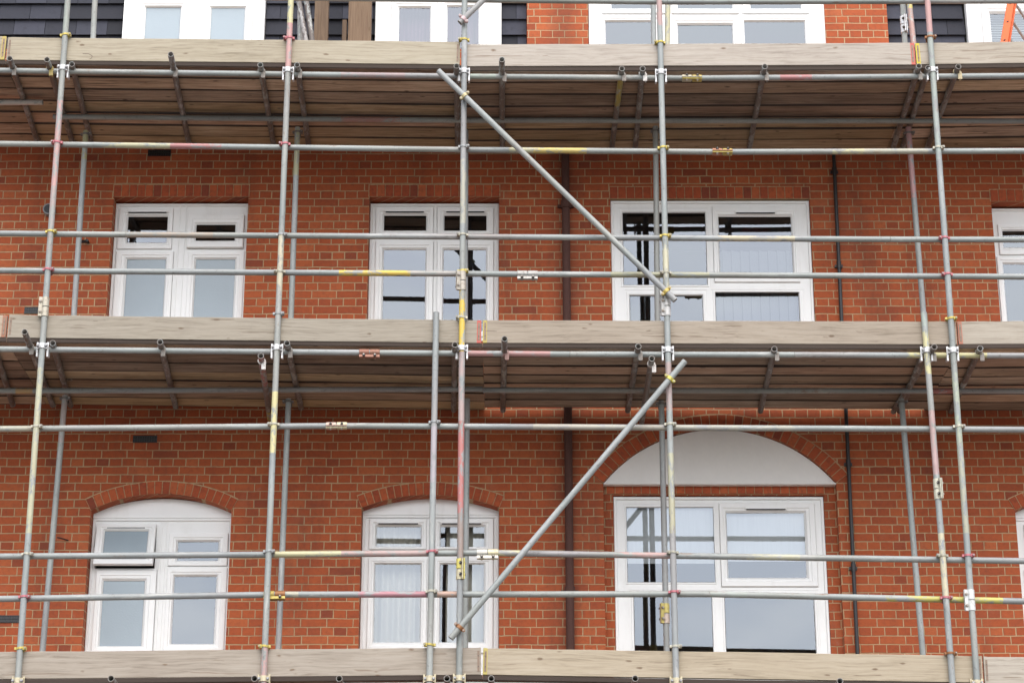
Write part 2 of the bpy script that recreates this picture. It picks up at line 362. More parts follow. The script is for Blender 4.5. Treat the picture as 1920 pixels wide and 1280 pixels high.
def coupler_swivel(o, p, axis_brace, col):          # o: the brace in front; strap round it and one round the upright behind
    mb = MB(); a = Vector(axis_brace).normalized()
    mb.band(p, a, TR, .030, .007, col); q = p + Vector((0, .062, 0)); mb.band(q, (0, 0, 1), TR, .030, .007, tuple(k * .8 for k in col))
    mb.cyl(p + Vector((0, TR, 0)), q - Vector((0, TR, 0)), .020, 10, col)
    n = a.cross(Vector((0, 1, 0)))
    for s, d in ((1, 0), (-1, 0)):
        e = p + n * (s * .040); mb.cyl(e - Vector((0, .030, 0)), e + Vector((0, .018, 0)), .0065, 8, (.3, .27, .24)); mb.cyl(e - Vector((0, .024, 0)), e - Vector((0, .008, 0)), .013, 6, col, smooth=False)
        mb.cyl(p + n * (s * .024), p + n * (s * .044), .010, 8, col)
    return mb.build("swivel_coupler", M['fit'], o, inv_of(o))
def coupler_putlog(o, p, col=(.20, .18, .16), zl=-.05):  # under a transom: a strap and hook onto the ledger
    mb = MB(); mb.band(p, (0, 1, 0), TR, .030, .006, col, 14)
    mb.box((p.x + .022, p.y - .012, p.z + zl - .03), (p.x + .034, p.y + .012, p.z + .01), col)
    mb.cyl((p.x + .03, p.y - .035, p.z - .022), (p.x + .03, p.y + .01, p.z - .022), .0065, 8, col)
    mb.cyl((p.x + .03, p.y - .032, p.z - .022), (p.x + .03, p.y - .018, p.z - .022), .012, 6, col, smooth=False)
    mb.box((p.x + .005, p.y - .036, p.z + zl - .034), (p.x + .040, p.y - .028, p.z + zl + .02), col)
    return mb.build("coupler", M['fit'], o, inv_of(o))

YS, YL, YI, YIL, YB = -1.70, -1.648, -.71, -.762, -1.762   # planes: standards, ledgers, inner standards, inner ledgers, braces
YT0, YT1 = -1.675, -1.637                                   # toe board thickness (stands on the deck edge, inside the uprights)

# ================================================================== GROUND
def sheet(name, x0, x1, y0, y1, z, m):
    mb = MB(); mb.face([(x0, y0, z), (x1, y0, z), (x1, y1, z), (x0, y1, z)]); return struct(mb.build(name, m))
sheet("ground", -1500, 1500, -1500, 1500, 0.0, M['paving'])
sheet("road", -400, 400, -30, -8.0, .004, M['asphalt'])
mb = MB(); mb.box((-400, -8.0, -.05), (400, -.01, .125)); struct(mb.build("pavement", M['paving']))

# ================================================================== BUILDING
bld = bpy.data.objects.new("brick_apartment_building", None); C.objects.link(bld)
tag(bld, "red brick apartment building with white windows behind the scaffold", "building")
XL, XR, ZTOP, DEEP = -9.0, 9.0, 0, 7.0
ZB = at(960, 92, 0).z                       # level of the change to the slated top storey, behind the top toe board
ZTOP = ZB + 3.2

def wrect(r, Y):                            # photo rectangle -> x0,x1,z0,z1 on plane Y
    x0, x1, y0, y1 = r; ym = (max(y0, -60) + min(y1, 1260)) / 2
    return at(x0, ym, Y).x, at(x1, ym, Y).x, at(960, y1, Y).z, at(960, y0, Y).z
def plate(mb, X0, X1, Z0, Z1, holes, Y, depth, mi=0, extra=()):
    xs = sorted({X0, X1} | {min(max(v, X0), X1) for h in holes for v in h[:2]} | set(extra)); zs = sorted({Z0, Z1} | {min(max(v, Z0), Z1) for h in holes for v in h[2:4]})
    for a, b in zip(xs, xs[1:]):
        for c, d in zip(zs, zs[1:]):
            mx, mz = (a + b) / 2, (c + d) / 2
            if any(h[0] < mx < h[1] and h[2] < mz < h[3] for h in holes): continue
            mb.face([(a, Y, c), (b, Y, c), (b, Y, d), (a, Y, d)], mi=mi)
    for h in holes:
        x0, x1, z0, z1 = h[:4]; y2 = Y + depth
        mb.face([(x0, Y, z0), (x0, Y, z1), (x0, y2, z1), (x0, y2, z0)], mi=mi); mb.face([(x1, Y, z0), (x1, y2, z0), (x1, y2, z1), (x1, Y, z1)], mi=mi)
        mb.face([(x0, Y, z0), (x0, y2, z0), (x1, y2, z0), (x1, Y, z0)], mi=mi)
        if not (len(h) > 4 and h[4]): mb.face([(x0, Y, z1), (x1, Y, z1), (x1, y2, z1), (x0, y2, z1)], mi=mi)
def arc_z(x, x0, x1, zs, za):               # segmental arch through (x0,zs) (mid,za) (x1,zs)
    c = (x1 - x0) / 2; s = za - zs; r = (c * c + s * s) / (2 * s); xm = (x0 + x1) / 2
    return za - r + math.sqrt(max(0, r * r - (x - xm) ** 2))
def spandrel(mb, x0, x1, zs, za, Y, depth, n=28):
    for k in range(n):
        a, b = x0 + (x1 - x0) * k / n, x0 + (x1 - x0) * (k + 1) / n
        za_, zb_ = arc_z(a, x0, x1, zs, za), arc_z(b, x0, x1, zs, za)
        mb.face([(a, Y, za_), (b, Y, zb_), (b, Y, za), (a, Y, za)])
        mb.face([(a, Y, za_), (a, Y + depth, za_), (b, Y + depth, zb_), (b, Y, zb_)])
def hexcol(): 
    k = random.random(); return random.choice([(.35, .068, .022), (.38, .075, .024), (.41, .088, .028), (.36, .070, .023), (.32, .062, .022), (.42, .10, .034)]) if k > .05 else (.23, .048, .022)
def arch_ring(name, x0, x1, zs, za, Y, th, n):
    c = (x1 - x0) / 2; s = za - zs; r = (c * c + s * s) / (2 * s); xm = (x0 + x1) / 2; zc = za - r
    a0 = math.asin(min(1, c / r)); mb = MB(); N = n
    for k in range(N):
        b0, b1 = -a0 + 2 * a0 * k / N, -a0 + 2 * a0 * (k + 1) / N
        g = .0042 / r; r0, r1 = r + .004, r + th + random.uniform(-.003, .003)
        y0 = Y - .009 - random.uniform(0, .003); col = hexcol()
        P = lambda rr, bb, yy: (xm + rr * math.sin(bb), yy, zc + rr * math.cos(bb))
        f = [P(r0, b0 + g, y0), P(r0, b1 - g, y0), P(r1, b1 - g, y0), P(r1, b0 + g, y0)]; bk = [(p[0], Y + .03, p[2]) for p in f]
        mb.mesh_add(f + bk, [(0, 1, 2, 3), (0, 4, 5, 1), (1, 5, 6, 2), (2, 6, 7, 3), (3, 7, 4, 0)], col)
    for k in range(N * 2):                  # mortar bed behind
        b0, b1 = -a0 + a0 * k / N, -a0 + a0 * (k + 1) / N
        P = lambda rr, bb: (xm + rr * math.sin(bb), Y - .004, zc + rr * math.cos(bb))
        mb.face([P(r + .002, b0), P(r + .002, b1), P(r + th + .012, b1), P(r + th + .012, b0)], (.44, .30, .165))
    return mb.build(name, M['piece'], bld)
def soldier(name, x0, x1, z0, z1, Y, bw=.0765):
    n = max(3, round((x1 - x0) / bw)); mb = MB(); wd = (x1 - x0) / n
    mb.box((x0 - .004, Y - .004, z0 - .0), (x1 + .004, Y + .02, z1 + .008), (.44, .30, .165))
    for k in range(n):
        mb.box((x0 + k * wd + .004, Y - .009 - random.uniform(0, .003), z0 + .003), (x0 + (k + 1) * wd - .004, Y + .01, z1 - random.uniform(0, .004)), hexcol())
    return mb.build(name, M['piece'], bld)

# ---- windows ------------------------------------------------------
def ringprof(mb, x0, x1, z0, z1, prof, col=(1, 1, 1, 0), mi=0, T=None):
    L = [[Vector(p) for p in ((x0 + i, y, z0 + i), (x1 - i, y, z0 + i), (x1 - i, y, z1 - i), (x0 + i, y, z1 - i))] for i, y in prof]
    if T is not None: L = [[T @ p for p in l] for l in L]
    for A, B in zip(L, L[1:]):
        for k in range(4):
            j = (k + 1) % 4; mb.face([A[k], A[j], B[j], B[k]], col, mi)
def window(outer, Y, cells, arch=None, name="window", beads=()):
    """outer, cells: photo rectangles (x0,x1,y0,y1) on plane Y. cell = dict(s=sash, g=glass, vent=y or None, m=glass material, open=angle)"""
    X0, X1, Z0, Z1 = wrect(outer, Y); D = .07
    mb = MB(); holes = []
    for c in cells: 
        s = wrect(c['s'], Y); c['S'] = (max(s[0], X0 + .02), min(s[1], X1 - .02), max(s[2], Z0 + .03), min(s[3], Z1 - .015)); holes.append(c['S'])
    plate(mb, X0, X1, Z0, Z1, holes, Y, D)
    ringprof(mb, X0, X1, Z0, Z1, [(-.001, Y + D), (-.001, Y - .012), (.003, Y - .016), (.020, Y - .016), (.026, Y - .006), (.026, Y + .01)])
    for bx, by0, by1 in beads:                # raised mullion beads
        p, q_ = at(bx, (by0 + by1) / 2, Y), 0; za_, zb_ = min(at(bx, by0, Y).z, Z1 - .012), max(at(bx, by1, Y).z, Z0 + .03)
        mb.box((p.x - .006, Y - .011, zb_), (p.x + .006, Y + .002, za_))
    fr = mb.build(name, M['white'], bld)
    for c in cells:
        x0, x1, z0, z1 = c['S']; g = wrect(c['g'], Y)
        T = None
        if c.get('open'):
            T = Matrix.Translation((0, Y - .01, z1)) @ Matrix.Rotation(-c['open'], 4, 'X') @ Matrix.Translation((0, -Y, -z1))
        gl, gr, gb, gt = max(g[0] - x0, .012), max(x1 - g[1], .012), max(g[2] - z0, .012), max(z1 - g[3], .012)
        def rr(prof, tgt, col=(1, 1, 1, 0)):   # profile in fractions of each side's own width
            L = []
            for f, y in prof:
                q = [Vector(p) for p in ((x0 + gl * f, y, z0 + gb * f), (x1 - gr * f, y, z0 + gb * f), (x1 - gr * f, y, z1 - gt * f), (x0 + gl * f, y, z1 - gt * f))]
                L.append([T @ p for p in q] if T is not None else q)
            for A, B in zip(L, L[1:]):
                for k in range(4):
                    j = (k + 1) % 4; tgt.face([A[k], A[j], B[j], B[k]], col)
        sb = MB()
        if c.get('fixed'): pr = [(0, Y + .004), (.35, Y + .004), (.45, Y - .003), (.8, Y - .003), (1.0, Y + .018)]
        else: pr = [(0.03, Y + .02), (0.03, Y - .016), (.08, Y - .020), (.50, Y - .020), (.58, Y - .014), (.80, Y - .012), (1.0, Y + .010)]
        rr(pr, sb); sb.build("sash", M['white'], fr)
        if T is None and not c.get('fixed'):           # dark joint round an opening light
            jb = MB(); e = .005; ringprof(jb, x0 + .0005, x1 - .0005, z0 + .0005, z1 - .0005, [(0, Y + .012), (.008, Y + .012)], (0, 0, 0, 0)); jb.build("seal", M['gasket'], fr)
        gk = MB(); rr([(.985, Y + .009), (1.012, Y + .012)], gk); gk.build("gasket", M['gasket'], fr)
        pb = MB(); q = [Vector(p) for p in ((x0 + gl, Y + .013, z0 + gb), (x1 - gr, Y + .013, z0 + gb), (x1 - gr, Y + .013, z1 - gt), (x0 + gl, Y + .013, z1 - gt))]
        a = random.uniform(-.0022, .0022); b = random.uniform(-.0015, .0015)     # panes are never perfectly parallel
        q[0].y += a; q[1].y += b; q[2].y -= a; q[3].y -= b
        pb.face([T @ p for p in q] if T is not None else q); pb.build("pane", M[c.get('m', 'glass')], fr)
        if c.get('vent'):
            vx0, vx1, vy = c['vent']; a, b = at(vx0, vy, Y), at(vx1, vy, Y); vb = MB(); zz = a.z
            vb.box((a.x, Y - .034, zz - .010), (b.x, Y - .019, zz + .010)); vb.box((a.x + .01, Y - .0345, zz - .017), (b.x - .01, Y - .0195, zz - .0102), mi=1)
            vb.build("trickle_vent", [M['white'], M['gasket']], fr)
        if c.get('open'):
            for xx in (x0 + .012, x1 - .012):
                ab = MB(); ab.box((xx - .006, Y - .085, z0 + .10), (xx + .006, Y + .02, z0 + .112)); ab.build("stay_arm", M['gasket'], fr)
    if arch:                                   # white panel filling the arch head above the frame
        zs, za, x0a, x1a = arch; ab = MB(); n = 24; yf = Y - .012
        zb = Z1 + .001
        for k in range(n):
            a, b = x0a + (x1a - x0a) * k / n, x0a + (x1a - x0a) * (k + 1) / n
            A, B = max(zb + .002, arc_z(a, x0a, x1a, zs, za)), max(zb + .002, arc_z(b, x0a, x1a, zs, za))
            ab.face([(a, yf, zb), (b, yf, zb), (b, yf, B), (a, yf, A)]); ab.face([(a, yf, A), (b, yf, B), (b, Y + .06, B), (a, Y + .06, A)])
            ab.face([(a, yf - .007, A - .022), (b, yf - .007, B - .022), (b, yf - .007, B), (a, yf - .007, A)]); ab.face([(a, yf, A - .022), (b, yf, B - .022), (b, yf - .007, B - .022), (a, yf - .007, A - .022)])
        ab.box((x0a, yf - .010, zb), (x1a, yf - .0005, zb + .018)); ab.face([(x0a, yf, zb), (x0a, Y + .06, zb), (x1a, Y + .06, zb), (x1a, yf, zb)])
        ab.build("arch_panel", M['white'], fr)
    if True:
        s_ = MB(); s_.box((X0 - .03, Y - .10, Z0 - .045), (X1 + .03, Y + .05, Z0 - .001)); bevel(s_.build("sill", M['white'], fr), .008)
    return fr, (X0, X1, Z0, Z1)

RV1, RV3, RV5, RV7 = .13, .035, .14, .10
W1o, W2o, W3o, W4o = (210, 462, 383, 640), (692, 935, 383, 640), (1147, 1523, 378, 655), (1864, 2110, 392, 640)
W5o, W6o, W7o, W8o = (166, 430, 972, 1262), (677, 935, 966, 1262), (1153, 1551, 932, 1272), (1910, 2176, 972, 1262)
def cells_pair(dx, frost=False, head=0):
    m = 'frost' if frost else 'glass'
    return [dict(s=(222 + dx, 324 + dx, 392 + head, 468 + head), g=(239 + dx, 313 + dx, 406 + head, 454 + head), vent=(240 + dx, 315 + dx, 398 + head)),
            dict(s=(213 + dx, 322 + dx, 472 + head, 632), g=(234 + dx, 307 + dx, 486 + head, 620), m=m),
            dict(s=(352 + dx, 458 + dx, 404 + head, 467 + head), g=(368 + dx, 441 + dx, 422 + head, 452 + head), open=R(2.0)),
            dict(s=(350 + dx, 457 + dx, 472 + head, 632), g=(364 + dx, 438 + dx, 486 + head, 620), m=m)]
win = {}
win[1] = window(W1o, RV1, cells_pair(0, True), beads=((331, 386, 630), (342, 386, 630)))
win[2] = window(W2o, RV1, [dict(s=(704, 813, 390, 440), g=(720, 799, 404, 432), vent=(722, 797, 397)), dict(s=(820, 926, 390, 440), g=(833, 912, 404, 432), vent=(835, 910, 397)),
                           dict(s=(702, 812, 453, 632), g=(718, 797, 468, 620)), dict(s=(819, 926, 453, 632), g=(831, 911, 468, 620))], beads=((815.5, 386, 630),))
win[3] = window(W3o, RV3, [dict(s=(1160, 1330, 390, 541), g=(1169, 1324, 399, 533), fixed=1), dict(s=(1337, 1497, 388, 530), g=(1349, 1485, 406, 517), vent=(1378, 1454, 399)),
                           dict(s=(1172, 1327, 543, 645), g=(1182, 1318, 554, 632), fixed=1), dict(s=(1335, 1510, 543, 645), g=(1343, 1499, 548, 632), fixed=1)])
win[4] = window(W4o, RV1, [dict(s=(1872, 1985, 422, 479), g=(1881, 1970, 433, 463)), dict(s=(1874, 1985, 482, 632), g=(1886, 1974, 495, 620)), dict(s=(2000, 2100, 422, 479), g=(2012, 2090, 433, 463)), dict(s=(2000, 2100, 482, 632), g=(2012, 2090, 495, 620))])
def arch_of(o, Y, spring, apex):
    x0, x1, z0, z1 = wrect(o, Y); a = at(960, spring, Y).z; b = at(960, apex, Y).z
    return (a, b, x0, x1)
win[5] = window(W5o, RV5, [dict(s=(180, 292, 984, 1065), g=(196, 277, 996, 1052), vent=(200, 275, 988), open=R(12), m='frost'), dict(s=(176, 291, 1068, 1225), g=(190, 268, 1088, 1210), m='frost'),
                           dict(s=(316, 428, 1000, 1061), g=(333, 409, 1015, 1050)), dict(s=(310, 424, 1064, 1222), g=(324, 403, 1080, 1206))], arch_of(W5o, RV5, 962, 936), beads=((297, 978, 1240), (305, 978, 1240)))
win[6] = window(W6o, RV5, [dict(s=(692, 800, 972, 1030), g=(706, 789, 987, 1024), vent=(708, 786, 980)), dict(s=(816, 926, 972, 1030), g=(826, 908, 987, 1024), vent=(827, 904, 980)),
                           dict(s=(689, 800, 1046, 1225), g=(702, 788, 1057, 1203)), dict(s=(815, 925, 1046, 1225), g=(825, 907, 1057, 1203))], arch_of(W6o, RV5, 956, 930), beads=((805, 972, 1240), (811, 972, 1240)))
win[7] = window(W7o, RV7, [dict(s=(1170, 1343, 945, 1097), g=(1176, 1339, 951, 1090), fixed=1), dict(s=(1350, 1531, 943, 1100), g=(1364, 1510, 961, 1082), vent=(1397, 1474, 953)),
                           dict(s=(1181, 1342, 1106, 1245), g=(1190, 1336, 1114, 1235), fixed=1), dict(s=(1353, 1537, 1106, 1245), g=(1361, 1528, 1114, 1235), fixed=1)])
win[8] = window(W8o, RV5, [dict(s=(1922, 2030, 984, 1065), g=(1936, 2018, 996, 1052)), dict(s=(1926, 2030, 1068, 1225), g=(1940, 2018, 1088, 1210)),
                           dict(s=(2050, 2160, 984, 1065), g=(2064, 2146, 996, 1052)), dict(s=(2050, 2160, 1068, 1225), g=(2064, 2146, 1088, 1210))], arch_of(W8o, RV5, 962, 936))

# ---- front wall ---------------------------------------------------
wm = MB(); holes = []
for k, dy in ((1, 13), (2, 8), (3, 0), (4, 12)):
    X0, X1, Z0, Z1 = win[k][1]; holes.append((X0 - .004, X1 + .004, Z0 - .04, Z1 + (.012 if k == 3 else .018)))
ar = {}
for k, sp, ap in ((5, 957, 926), (6, 954, 928), (8, 957, 926)):
    X0, X1, Z0, Z1 = win[k][1]; s, a = at(960, sp, 0).z, at(960, ap, 0).z
    s = max(s, win[k][1][3] + .03); ar[k] = (X0 - .004, X1 + .004, s, a)
    holes.append((X0 - .004, X1 + .004, Z0 - .04, a, True))
x7 = (at(1131, 905, 0).x, at(1568, 905, 0).x); z7s, z7a = at(960, 905, 0).z, at(960, 803, 0).z
holes.append((x7[0], x7[1], win[7][1][2] - .04, z7a, True)); ar[7] = (x7[0], x7[1], z7s, z7a)
plate(wm, XL, XR, 0, ZB, holes, 0.0, .16)
for k in (5, 6, 8): spandrel(wm, *ar[k], 0.0, .16)
spandrel(wm, *ar[7], 0.0, .16, 48)
# brick piers of the top storey
piers = [(at(988, 40, 0).x, at(1103, 40, 0).x), (at(1547, 40, 0).x, at(1664, 40, 0).x)]
for a, b in piers: wm.box((a, 0.0, ZB), (b, .35, ZTOP))
wall = wm.build("front_wall", M['brick'], bld)
shell = MB()                                   # side walls, back wall, floors and roof behind the front wall
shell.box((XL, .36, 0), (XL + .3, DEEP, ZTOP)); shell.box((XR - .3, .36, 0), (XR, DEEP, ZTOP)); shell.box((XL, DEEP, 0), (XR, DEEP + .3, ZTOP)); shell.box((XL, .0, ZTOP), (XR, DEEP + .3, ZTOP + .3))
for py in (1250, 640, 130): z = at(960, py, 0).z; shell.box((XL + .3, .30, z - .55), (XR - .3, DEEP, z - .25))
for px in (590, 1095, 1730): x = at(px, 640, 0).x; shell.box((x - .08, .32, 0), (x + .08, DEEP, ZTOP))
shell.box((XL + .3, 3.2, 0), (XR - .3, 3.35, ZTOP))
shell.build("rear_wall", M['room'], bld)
# tall arched bay: brick infill set back, white head panel, dark brick band
im = MB(); yi = .075
X0, X1, Z0, Z1 = win[7][1]; zb7 = at(960, 930, yi).z
plate(im, x7[0] - .02, x7[1] + .02, Z0 - .3, z7s, [(X0 - .003, X1 + .003, Z0 - .045, Z1 + .010)], yi, .06)
im.build("infill_wall", M['brick'], bld)
soldier("brick_lintel", x7[0] + .03, X1 + .01, Z1 + .022, at(960, 908, yi).z, yi - .004, .0765)
tm = MB(); n = 48; yt = .022; e = .006
for k in range(n):
    a, b = x7[0] + e + (x7[1] - x7[0] - 2 * e) * k / n, x7[0] + e + (x7[1] - x7[0] - 2 * e) * (k + 1) / n
    A, B = max(z7s + .003, arc_z(a, x7[0], x7[1], z7s, z7a) - e), max(z7s + .003, arc_z(b, x7[0], x7[1], z7s, z7a) - e)
    tm.face([(a, yt, z7s), (b, yt, z7s), (b, yt, B), (a, yt, A)]); tm.face([(a, yt, z7s), (a, yi + .03, z7s), (b, yi + .03, z7s), (b, yt, z7s)])
tm.build("arch_panel", M['render'], bld)
tb = MB(); tb.box((x7[0] + .004, -.012, z7s - .014), (x7[1] - .004, yt + .05, z7s - .001)); tb.build("drip_edge", M['render'], bld)
arch_ring("brick_arch", *ar[5], 0.0, .112, 20); arch_ring("brick_arch", *ar[6], 0.0, .112, 20); arch_ring("brick_arch", *ar[8], 0.0, .112, 20); arch_ring("brick_arch", *ar[7], 0.0, .125, 34)
for k, (pa, pb) in {1: (350, 371), 2: (352, 375), 3: (352, 374), 4: (357, 378)}.items():
    X0, X1, Z0, Z1 = win[k][1]; z_ = Z1 + (.013 if k == 3 else .019); soldier("brick_lintel", X0 - .01, X1 + .01, z_, z_ + .118, 0.0)
# ---- top storey: slates and windows -------------------------------
RVT = .03
T1o, T2o, T3o, T4o = (236, 496, -260, 140), (704, 940, -260, 140), (1104, 1546, -260, 140), (1813, 2080, -260, 140)
def upper(gl): return [dict(s=(a, b, -240, -14), g=(a + 14, b - 14, -226, -28)) for a, b in gl]
window(T1o, RVT, [dict(s=(255, 350, 3, 128), g=(271, 336, 14, 114), m='frost'), dict(s=(378, 473, 3, 128), g=(394, 457, 15, 114), m='frost')] + upper([(255, 350), (378, 473)]))
window(T2o, RVT, [dict(s=(733, 820, 2, 128), g=(748, 806, 15, 114)), dict(s=(826, 912, 2, 128), g=(839, 897, 13, 114))] + upper([(733, 820), (826, 912)]))
window(T3o, RVT, [dict(s=(1124, 1250, 30, 128), g=(1136, 1222, 41, 114)), dict(s=(1260, 1384, 32, 128), g=(1272, 1374, 47, 114)), dict(s=(1390, 1520, 30, 128), g=(1397, 1510, 41, 114)),
                  dict(s=(1128, 1250, -120, 27), g=(1146, 1222, -100, 16)), dict(s=(1258, 1384, -120, 27), g=(1270, 1372, -100, 16)), dict(s=(1390, 1515, -120, 27), g=(1406, 1500, -100, 16))])
window(T4o, RVT, [dict(s=(1843, 1990, 8, 128), g=(1860, 1975, 26, 114)), dict(s=(2000, 2066, 8, 128), g=(2012, 2055, 26, 114))] + upper([(1843, 1990), (2000, 2066)]))
def slates(x0, x1):
    mb = MB(); g = .17; wd = .30; z = ZB - .15; k = 0
    mb.box((x0, .12, ZB - .2), (x1, .16, ZTOP), (.02, .02, .022))
    while z < ZTOP - .05:
        x = x0 - (wd / 2 if k % 2 else 0) - random.uniform(0, .02)
        while x < x1:
            a, b = max(x + .002, x0), min(x + wd - .002, x1)
            if b - a > .02:
                v = random.uniform(.6, 2.0); dy = random.uniform(0, .005)
                c = (.024 * v, .025 * v, .034 * v)
                f = [(a, .070 - dy, z), (b, .070 - dy, z), (b, .105, z + g + .03), (a, .105, z + g + .03)]; bk = [(p[0], p[1] + .008, p[2]) for p in f]
                mb.mesh_add(f + bk, [(0, 1, 2, 3), (0, 4, 5, 1), (1, 5, 6, 2), (3, 7, 4, 0)], c)
            x += wd
        z += g; k += 1
    return mb.build("slate_cladding", M['slate'], bld)
X_ = lambda px: at(px, 40, 0).x
slates(XL, X_(235)); slates(X_(497), X_(703)); slates(X_(941), X_(987)); slates(X_(1665), X_(1812)); slates(X_(2082), XR)
lb = MB(); lb.box((X_(230), .02, ZB - .2), (X_(235), .12, ZTOP)); lb.build("white_edge_trim", M['white'], bld)

# ---- pipes, vents on the wall -------------------------------------
def pipe(name, x, z0, z1, r, m, col_every, y=-.05, lean=0.0):
    mb = MB(); mb.cyl((x, y, z0), (x + lean, y, z1), r, 16); o = mb.build(name, m, bld)
    z = z0 + .4
    while z < z1:
        xx = x + lean * (z - z0) / (z1 - z0)
        b = MB(); b.cyl((xx, y, z), (xx, y, z + .07), r * 1.28, 16); b.box((xx - r * 2.1, y + r * .5, z + .02), (xx + r * 2.1, -.001, z + .045)); b.build("bracket", m, o); z += col_every
    return o
xa, xb = at(1063, 440, -.05), at(1069, 1000, -.05)
pipe("downpipe", xb.x, .2, ZB, .036, M['brown'], 1.83, lean=(xa.x - xb.x) * ZB / (xa.z - xb.z) * .9)
xa, xb = at(1568, 390, -.035), at(1600, 1060, -.035)
k = (xa.x - xb.x) / (xa.z - xb.z)
pipe("cable_pipe", xb.x - k * (xb.z - .2), .2, ZB - .1, .017, M['black'], .95, -.035, lean=k * (ZB - .3))
def airbrick(px, py):
    p = at(px, py, 0); mb = MB(); mb.box((p.x - .108, -.006, p.z - .033), (p.x + .108, .02, p.z + .033), (.03, .028, .03))
    o = mb.build("air_brick", M['black'], bld); g = MB()
    for i in range(9):
        for j in range(2): g.box((p.x - .096 + i * .0215, -.011, p.z - .026 + j * .028), (p.x - .096 + i * .0215 + .006, -.0055, p.z - .026 + j * .028 + .022))
    for j in range(3): g.box((p.x - .104, -.0112, p.z - .031 + j * .0285), (p.x + .104, -.0058, p.z - .027 + j * .0285))
    g.build("grille", M['grey'] if False else M['black'], o)
for q in ((299, 287), (272, 823), (68, 582), (14, 1160)): airbrick(*q)
p = at(94, 397, 0); mb = MB(); mb.cyl((p.x, .01, p.z), (p.x, -.07, p.z), .055, 20, (.3, .3, .3)); mb.cyl((p.x, -.071, p.z), (p.x, -.072, p.z), .043, 20, (.02, .02, .02), 1); mb.build("flue_outlet", [M['grey'], M['black']], bld)
p = at(165, 455, 0); mb = MB(); mb.cyl((p.x, .01, p.z), (p.x, -.06, p.z), .014, 12); mb.cyl((p.x, -.03, p.z), (p.x - .05, -.10, p.z - .03), .016, 12); mb.build("overflow_pipe", M['black'], bld)
p = at(124, 1012, 0); mb = MB(); mb.cyl((p.x + .02, .01, p.z), (p.x - .05, -.13, p.z - .01), .007, 8); mb.build("wall_tie", M['brown'], bld)

# ================================================================== CURTAINS AND BLINDS
def curtain(rect, Y, col, pleat, label, wave=.02, name="curtain"):
    x0, x1, z0, z1 = wrect(rect, Y); mb = MB(); n = int((x1 - x0) / .012) + 2; ph = random.uniform(0, 6)
    def P(k, z):
        x = x0 + (x1 - x0) * k / n; s = math.sin(x * 2 * math.pi / pleat + ph + .6 * math.sin(x * 9)) * wave * (1 if z < z1 - .05 else .5)
        return (x, Y + s, z)
    zz = [z0, (z0 + z1) / 2, z1 - .1, z1]
    for k in range(n):
        for a, b in zip(zz, zz[1:]): mb.face([P(k, a), P(k + 1, a), P(k + 1, b), P(k, b)], col, smooth=True)
    o = mb.build(name, M['cloth']); tag(o, label, "curtain" if name == "curtain" else "blind"); return o
NET = (.68, .63, .53)
curtain((684, 806, 970, 1240), .30, NET, .09, "white net curtain in left half of the middle arched window")
curtain((836, 925, 970, 1240), .30, NET, .11, "white net curtain in right half of the middle arched window, gap at its left")
curtain((742, 812, -40, 140), .22, (.24, .12, .15), .07, "mauve pleated curtain in left light of the top window above the central upright")
curtain((836, 900, -40, 140), .22, (.24, .12, .15), .06, "mauve pleated curtain in right light of the top window, behind the central upright")
curtain((1168, 1343, 925, 1056), .155, (.72, .72, .71), .9, "white roller blind half down in left light under the big white arch", .003, "roller_blind")
curtain((1352, 1520, 925, 1052), .155, (.74, .74, .73), .9, "white roller blind half down in right light under the big white arch", .003, "roller_blind")
def vblind(rect, Y, col, label, wd=.085, ang=.3):
    x0, x1, z0, z1 = wrect(rect, Y); mb = MB(); x = x0
    while x < x1:
        mb.mesh_add([(x, Y, z0), (x + wd * .98, Y + wd * ang, z0), (x + wd * .98, Y + wd * ang, z1), (x, Y, z1)], [(0, 1, 2, 3)], col); x += wd
    o = mb.build("vertical_blind", M['cloth']); tag(o, label, "blind"); return o
vblind((1340, 1500, 470, 660), .14, (.15, .155, .17), "pale vertical slat blind in right half of the wide flat topped window")
def hblind(rect, Y, col, label):
    x0, x1, z0, z1 = wrect(rect, Y); mb = MB(); z = z0
    while z < z1:
        mb.mesh_add([(x0, Y, z), (x1, Y, z), (x1, Y + .018, z + .022), (x0, Y + .018, z + .022)], [(0, 1, 2, 3)], col); z += .026
    o = mb.build("slatted_blind", M['cloth']); tag(o, label, "blind"); return o
hblind((1850, 1985, -30, 140), .16, (.48, .52, .48), "pale slatted blind in top window beside the orange ladder")

# ================================================================== SCAFFOLD: UPRIGHTS
def upright(p_lo, p_hi, Y, label, segs=(), group="outer scaffold uprights", name="scaffold_standard", ext=True, zlo=None):
    a, b = at(*p_lo, Y), at(*p_hi, Y); d = (a - b) / (a.z - b.z)
    lo = b + d * ((.15 if zlo is None else zlo) - b.z) if ext else a
    lo.y = Y; s = []
    pf = lambda py: (at(960, py, Y).z - lo.z) / (b.z - lo.z)
    for y0, y1, c, *am in segs: s.append((pf(y1), pf(y0), c, am[0] if am else .9))
    return tube(name, lo, b, label, "scaffold tube", group, s)
P1 = upright((33, 1280), (130, -40), YS, "tall outer upright furthest left, pink below the top deck", [(190, 350, PINK, .8), (350, 470, PINK, .3), (690, 1000, LYEL, .55), (-40, 70, GRN, .3)])
P2 = upright((494, 1280), (547, -40), YS, "tall outer upright with cream yellow band below the middle deck, pink at top deck", [(-40, 45, LYEL, .9), (45, 130, PINK, .85), (440, 560, CREAM, .7), (735, 850, (.60, .54, .26), .95), (1210, 1280, PINK, .7)])
P3 = upright((861, 1280), (871.5, -40), YS, "tall outer upright at centre, bright yellow at the middle toe board and red below", [(545, 660, (.66, .46, .04), 1), (660, 800, (.42, .29, .27), .8), (790, 962, (.46, .13, .12), .9), (962, 1060, BROWN, .75), (300, 420, CREAM, .4)])
